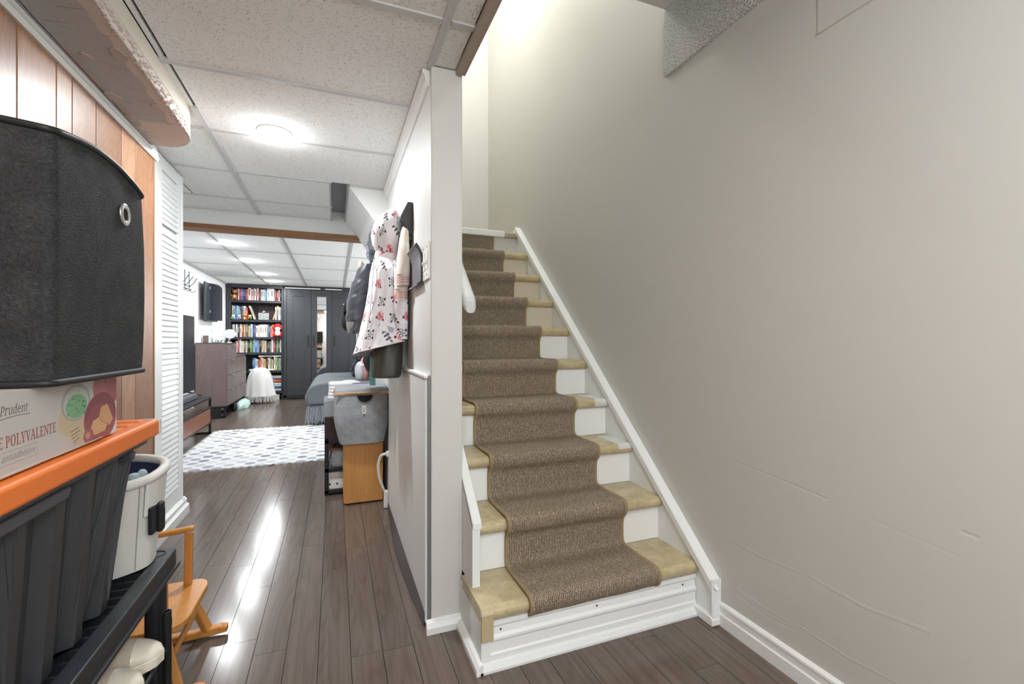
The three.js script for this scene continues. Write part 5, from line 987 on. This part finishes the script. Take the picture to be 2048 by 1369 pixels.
// ---------------------------------------------------------------- throw over a stool, clutter under the dresser
{
  const o = thing('throw_blanket', 'pale fringed throw draped over a hamper beside the low dresser', 'blanket');
  const rings = [[0.6, 0.02, 0.02], [0.595, 0.07, 0.07], [0.575, 0.11, 0.105], [0.535, 0.145, 0.13], [0.46, 0.175, 0.155], [0.36, 0.195, 0.17], [0.24, 0.215, 0.185], [0.12, 0.235, 0.2]].map(([y, a, b]) => ringY(-1.2, y, -8.83, a, b, 60, (t) => 1 + (0.6 - y) * 0.16 * (Math.sin(5 * t + y * 3) + 0.6 * Math.sin(11 * t - y * 5)), 0.85));
  part('cloth', loft(rings, true, false), M.throwCloth, o);
  const fr = []; for (let i = 0; i < 260; i++) { const a = i / 260 * 6.283, x = -1.2 + 0.236 * Math.cos(a), z = -8.83 + 0.202 * Math.sin(a); fr.push(bar([x, 0.125, z], [x + rr(-0.015, 0.02), 0.008 + rnd() * 0.03, z + rr(-0.015, 0.02)], 0.0028, 0.0022, 5)); }
  part('fringe', fr, M.throwCloth, o).userData.kind = 'stuff';
}
{
  const o = thing('floor_bag', 'pale mint plastic bag lying on the floor below the low dresser', 'bag');
  part('bag_body', loft([[0.004, 0.09, 0.3], [0.05, 0.1, 0.32], [0.1, 0.08, 0.28], [0.125, 0.03, 0.16]].map(([y, a, b]) => ringY(-1.37, y, -8.28, a, b, 40, (t) => 1 + 0.12 * Math.sin(5 * t + y * 30)))), std(0xc5ddd6, 0.4), o);
}
// ---------------------------------------------------------------- wardrobe
{
  const o = thing('wardrobe', 'black three door wardrobe with a narrow mirror in the middle door', 'wardrobe'), x0 = -0.86, x1 = 0.375, zf = -9.07;
  part('carcass', [rbox(x0, x0 + 0.05, 0, 2.03, -9.43, zf, 0.003), rbox(x1 - 0.03, x1, 0, 2.03, -9.43, zf, 0.003), rbox(x0, x1, 1.99, 2.03, -9.43, zf, 0.003), rbox(x0, x1, 0.03, 0.08, -9.43, zf, 0.003), box(x0, x1, 0, 2.0, -9.43, -9.41)], M.wardrobe, o);
  part('plinth', rbox(x0 + 0.05, x1 - 0.03, 0, 0.035, -9.4, zf - 0.03, 0.002), M.black, o);
  part('cornice', rbox(x0, x1, 2.028, 2.048, -9.43, zf + 0.004, 0.002), M.black, o);
  part('top_strip', [rbox(x0 + 0.02, -0.25, 2.0, 2.016, zf, zf + 0.008, 0.002), rbox(-0.17, 0.12, 2.0, 2.016, zf, zf + 0.008, 0.002)], M.trim, o);
  const door = (a, b, mirror, handles) => {
    const y0 = 0.075, y1 = 1.985, w = b - a, f = mirror ? 0.095 : 0.1, d = part('door', [rbox(a, a + f, y0, y1, zf, zf + 0.02, 0.002), rbox(b - f, b, y0, y1, zf, zf + 0.02, 0.002), rbox(a, b, y0, y0 + 0.16, zf, zf + 0.0199, 0.002), rbox(a, b, y1 - 0.12, y1, zf, zf + 0.0199, 0.002)], M.wardrobe, o);
    part(mirror ? 'mirror_pane' : 'door_panel', box(a + f - 0.004, b - f + 0.004, y0 + 0.15, y1 - 0.11, zf + 0.004, zf + 0.012), mirror ? M.mirror : M.wardrobe, d);
    if (!mirror) part('panel_bead', [rbox(a + f, b - f, y0 + 0.158, y0 + 0.164, zf + 0.01, zf + 0.022, 0.002), rbox(a + f, b - f, y1 - 0.126, y1 - 0.12, zf + 0.01, zf + 0.022, 0.002)], M.wardrobe, d);
    for (const hx of handles) part('handle', rbox(hx - 0.011, hx + 0.011, 0.95, 1.16, zf + 0.018, zf + 0.034, 0.006), M.black, d);
    void w;
  };
  door(-0.805, -0.405, false, [-0.45]); door(-0.4, -0.055, true, [-0.358]); door(-0.05, 0.342, false, [-0.008]);
}
// ---------------------------------------------------------------- sofa with a blanket corner and cushions
{
  const o = thing('sofa', 'blue grey fabric sofa with a thick rounded seat facing the television', 'sofa');
  const seatPts = () => { const s = new THREE.Shape(); s.moveTo(0.55, 0.26); s.lineTo(-0.29, 0.26); s.quadraticCurveTo(-0.345, 0.28, -0.345, 0.36); s.quadraticCurveTo(-0.34, 0.43, -0.27, 0.49); s.quadraticCurveTo(-0.2, 0.53, -0.08, 0.537); s.lineTo(0.55, 0.535); s.lineTo(0.55, 0.26); return s; };
  part('seat_cushion', ext(seatPts(), 0.95, 0.03, 3).translate(0, 0, -7.05), M.sofa, o); part('seat_cushion', ext(seatPts(), 0.95, 0.03, 3).translate(0, 0, -8.01), M.sofa, o);
  part('base', rbox(-0.285, 0.7, 0.055, 0.262, -8.2, -6.11, 0.02), M.sofa, o);
  part('backrest', rbox(0.42, 0.75, 0.4, 0.86, -8.15, -6.12, 0.08, 4), M.sofa, o);
  for (const [x, z] of [[-0.22, -6.2], [0.62, -6.2], [-0.22, -8.1], [0.62, -8.1]]) part('foot', rbox(x, x + 0.06, 0, 0.06, z, z + 0.05, 0.004), M.black, o);
}
{
  const o = thing('fringed_blanket', 'grey fringed blanket hanging down the end of the sofa base', 'blanket');
  const r = []; for (let i = 0; i <= 8; i++) { const y = 0.258 - 0.13 * i / 8, q = []; for (let j = 0; j <= 20; j++) { const x = -0.3 + 0.27 * j / 20; q.push(V(x, y, -6.092 + 0.006 * Math.sin(j * 1.4 + i))); } for (let j = 20; j >= 0; j--) { const x = -0.3 + 0.27 * j / 20; q.push(V(x, y, -6.099 + 0.006 * Math.sin(j * 1.4 + i))); } r.push(q); }
  const m = cloth(0x686d72); part('cloth', loft(r), m, o);
  const f = []; for (let i = 0; i < 240; i++) { const x = -0.315 + 0.25 * rnd() ** 1.3, y = 0.25 - rnd() * 0.12, a = rr(-0.02, 0.012); f.push(tube([[x, y, -6.088], [x + a, y - 0.03, -6.082 + rr(0, 0.01)], [x + a * 1.6 + rr(-0.01, 0.01), y - 0.07 - rnd() * 0.05, -6.084]], 0.0022, 6, 4)); }
  part('fringe', f, cloth(0x989ca0), o).userData.kind = 'stuff';
}
{
  const o = thing('plush_cushion', 'soft pink and pale grey plush propped on the sofa seat', 'cushion', [0.335, 0.537, -6.32]);
  part('pink_half', ball(0.12, 0.03, 0.15, 0, 0.55, 1.35, 0.6, 24), M.pink, o); part('grey_half', ball(0.11, -0.035, 0.12, 0.03, 0.55, 1.15, 0.6, 24), cloth(0xc9cccf), o);
  part('ribbon', ball(0.03, 0.0, 0.2, 0.07, 1.6, 0.5, 0.5, 14), M.trim, o);
}
single('clothes_pile', [ball(0.14, 0, 0.12, 0, 0.7, 1.2, 0.8, 22).scale(0.9, 0.86, 1), ball(0.1, 0.03, 0.28, 0.02, 0.7, 1.1, 0.8, 20)], std(0xffffff, 0.85, { map: canvas(256, 256, (g, w, h) => { g.fillStyle = '#23262e'; g.fillRect(0, 0, w, h); for (let i = 0; i < 90; i++) { g.fillStyle = ['#5c6470', '#8b94a0', '#39404c'][i % 3]; g.beginPath(); g.ellipse(rnd() * w, rnd() * h, rr(4, 18), rr(3, 9), rnd() * 3, 0, 6.3); g.fill(); } }) }), 'dark patterned clothes heaped on the sofa by the plush', 'clothing', [0.3, 0.535, -7.0]);

shade(scene);
renderer.render(scene, camera);
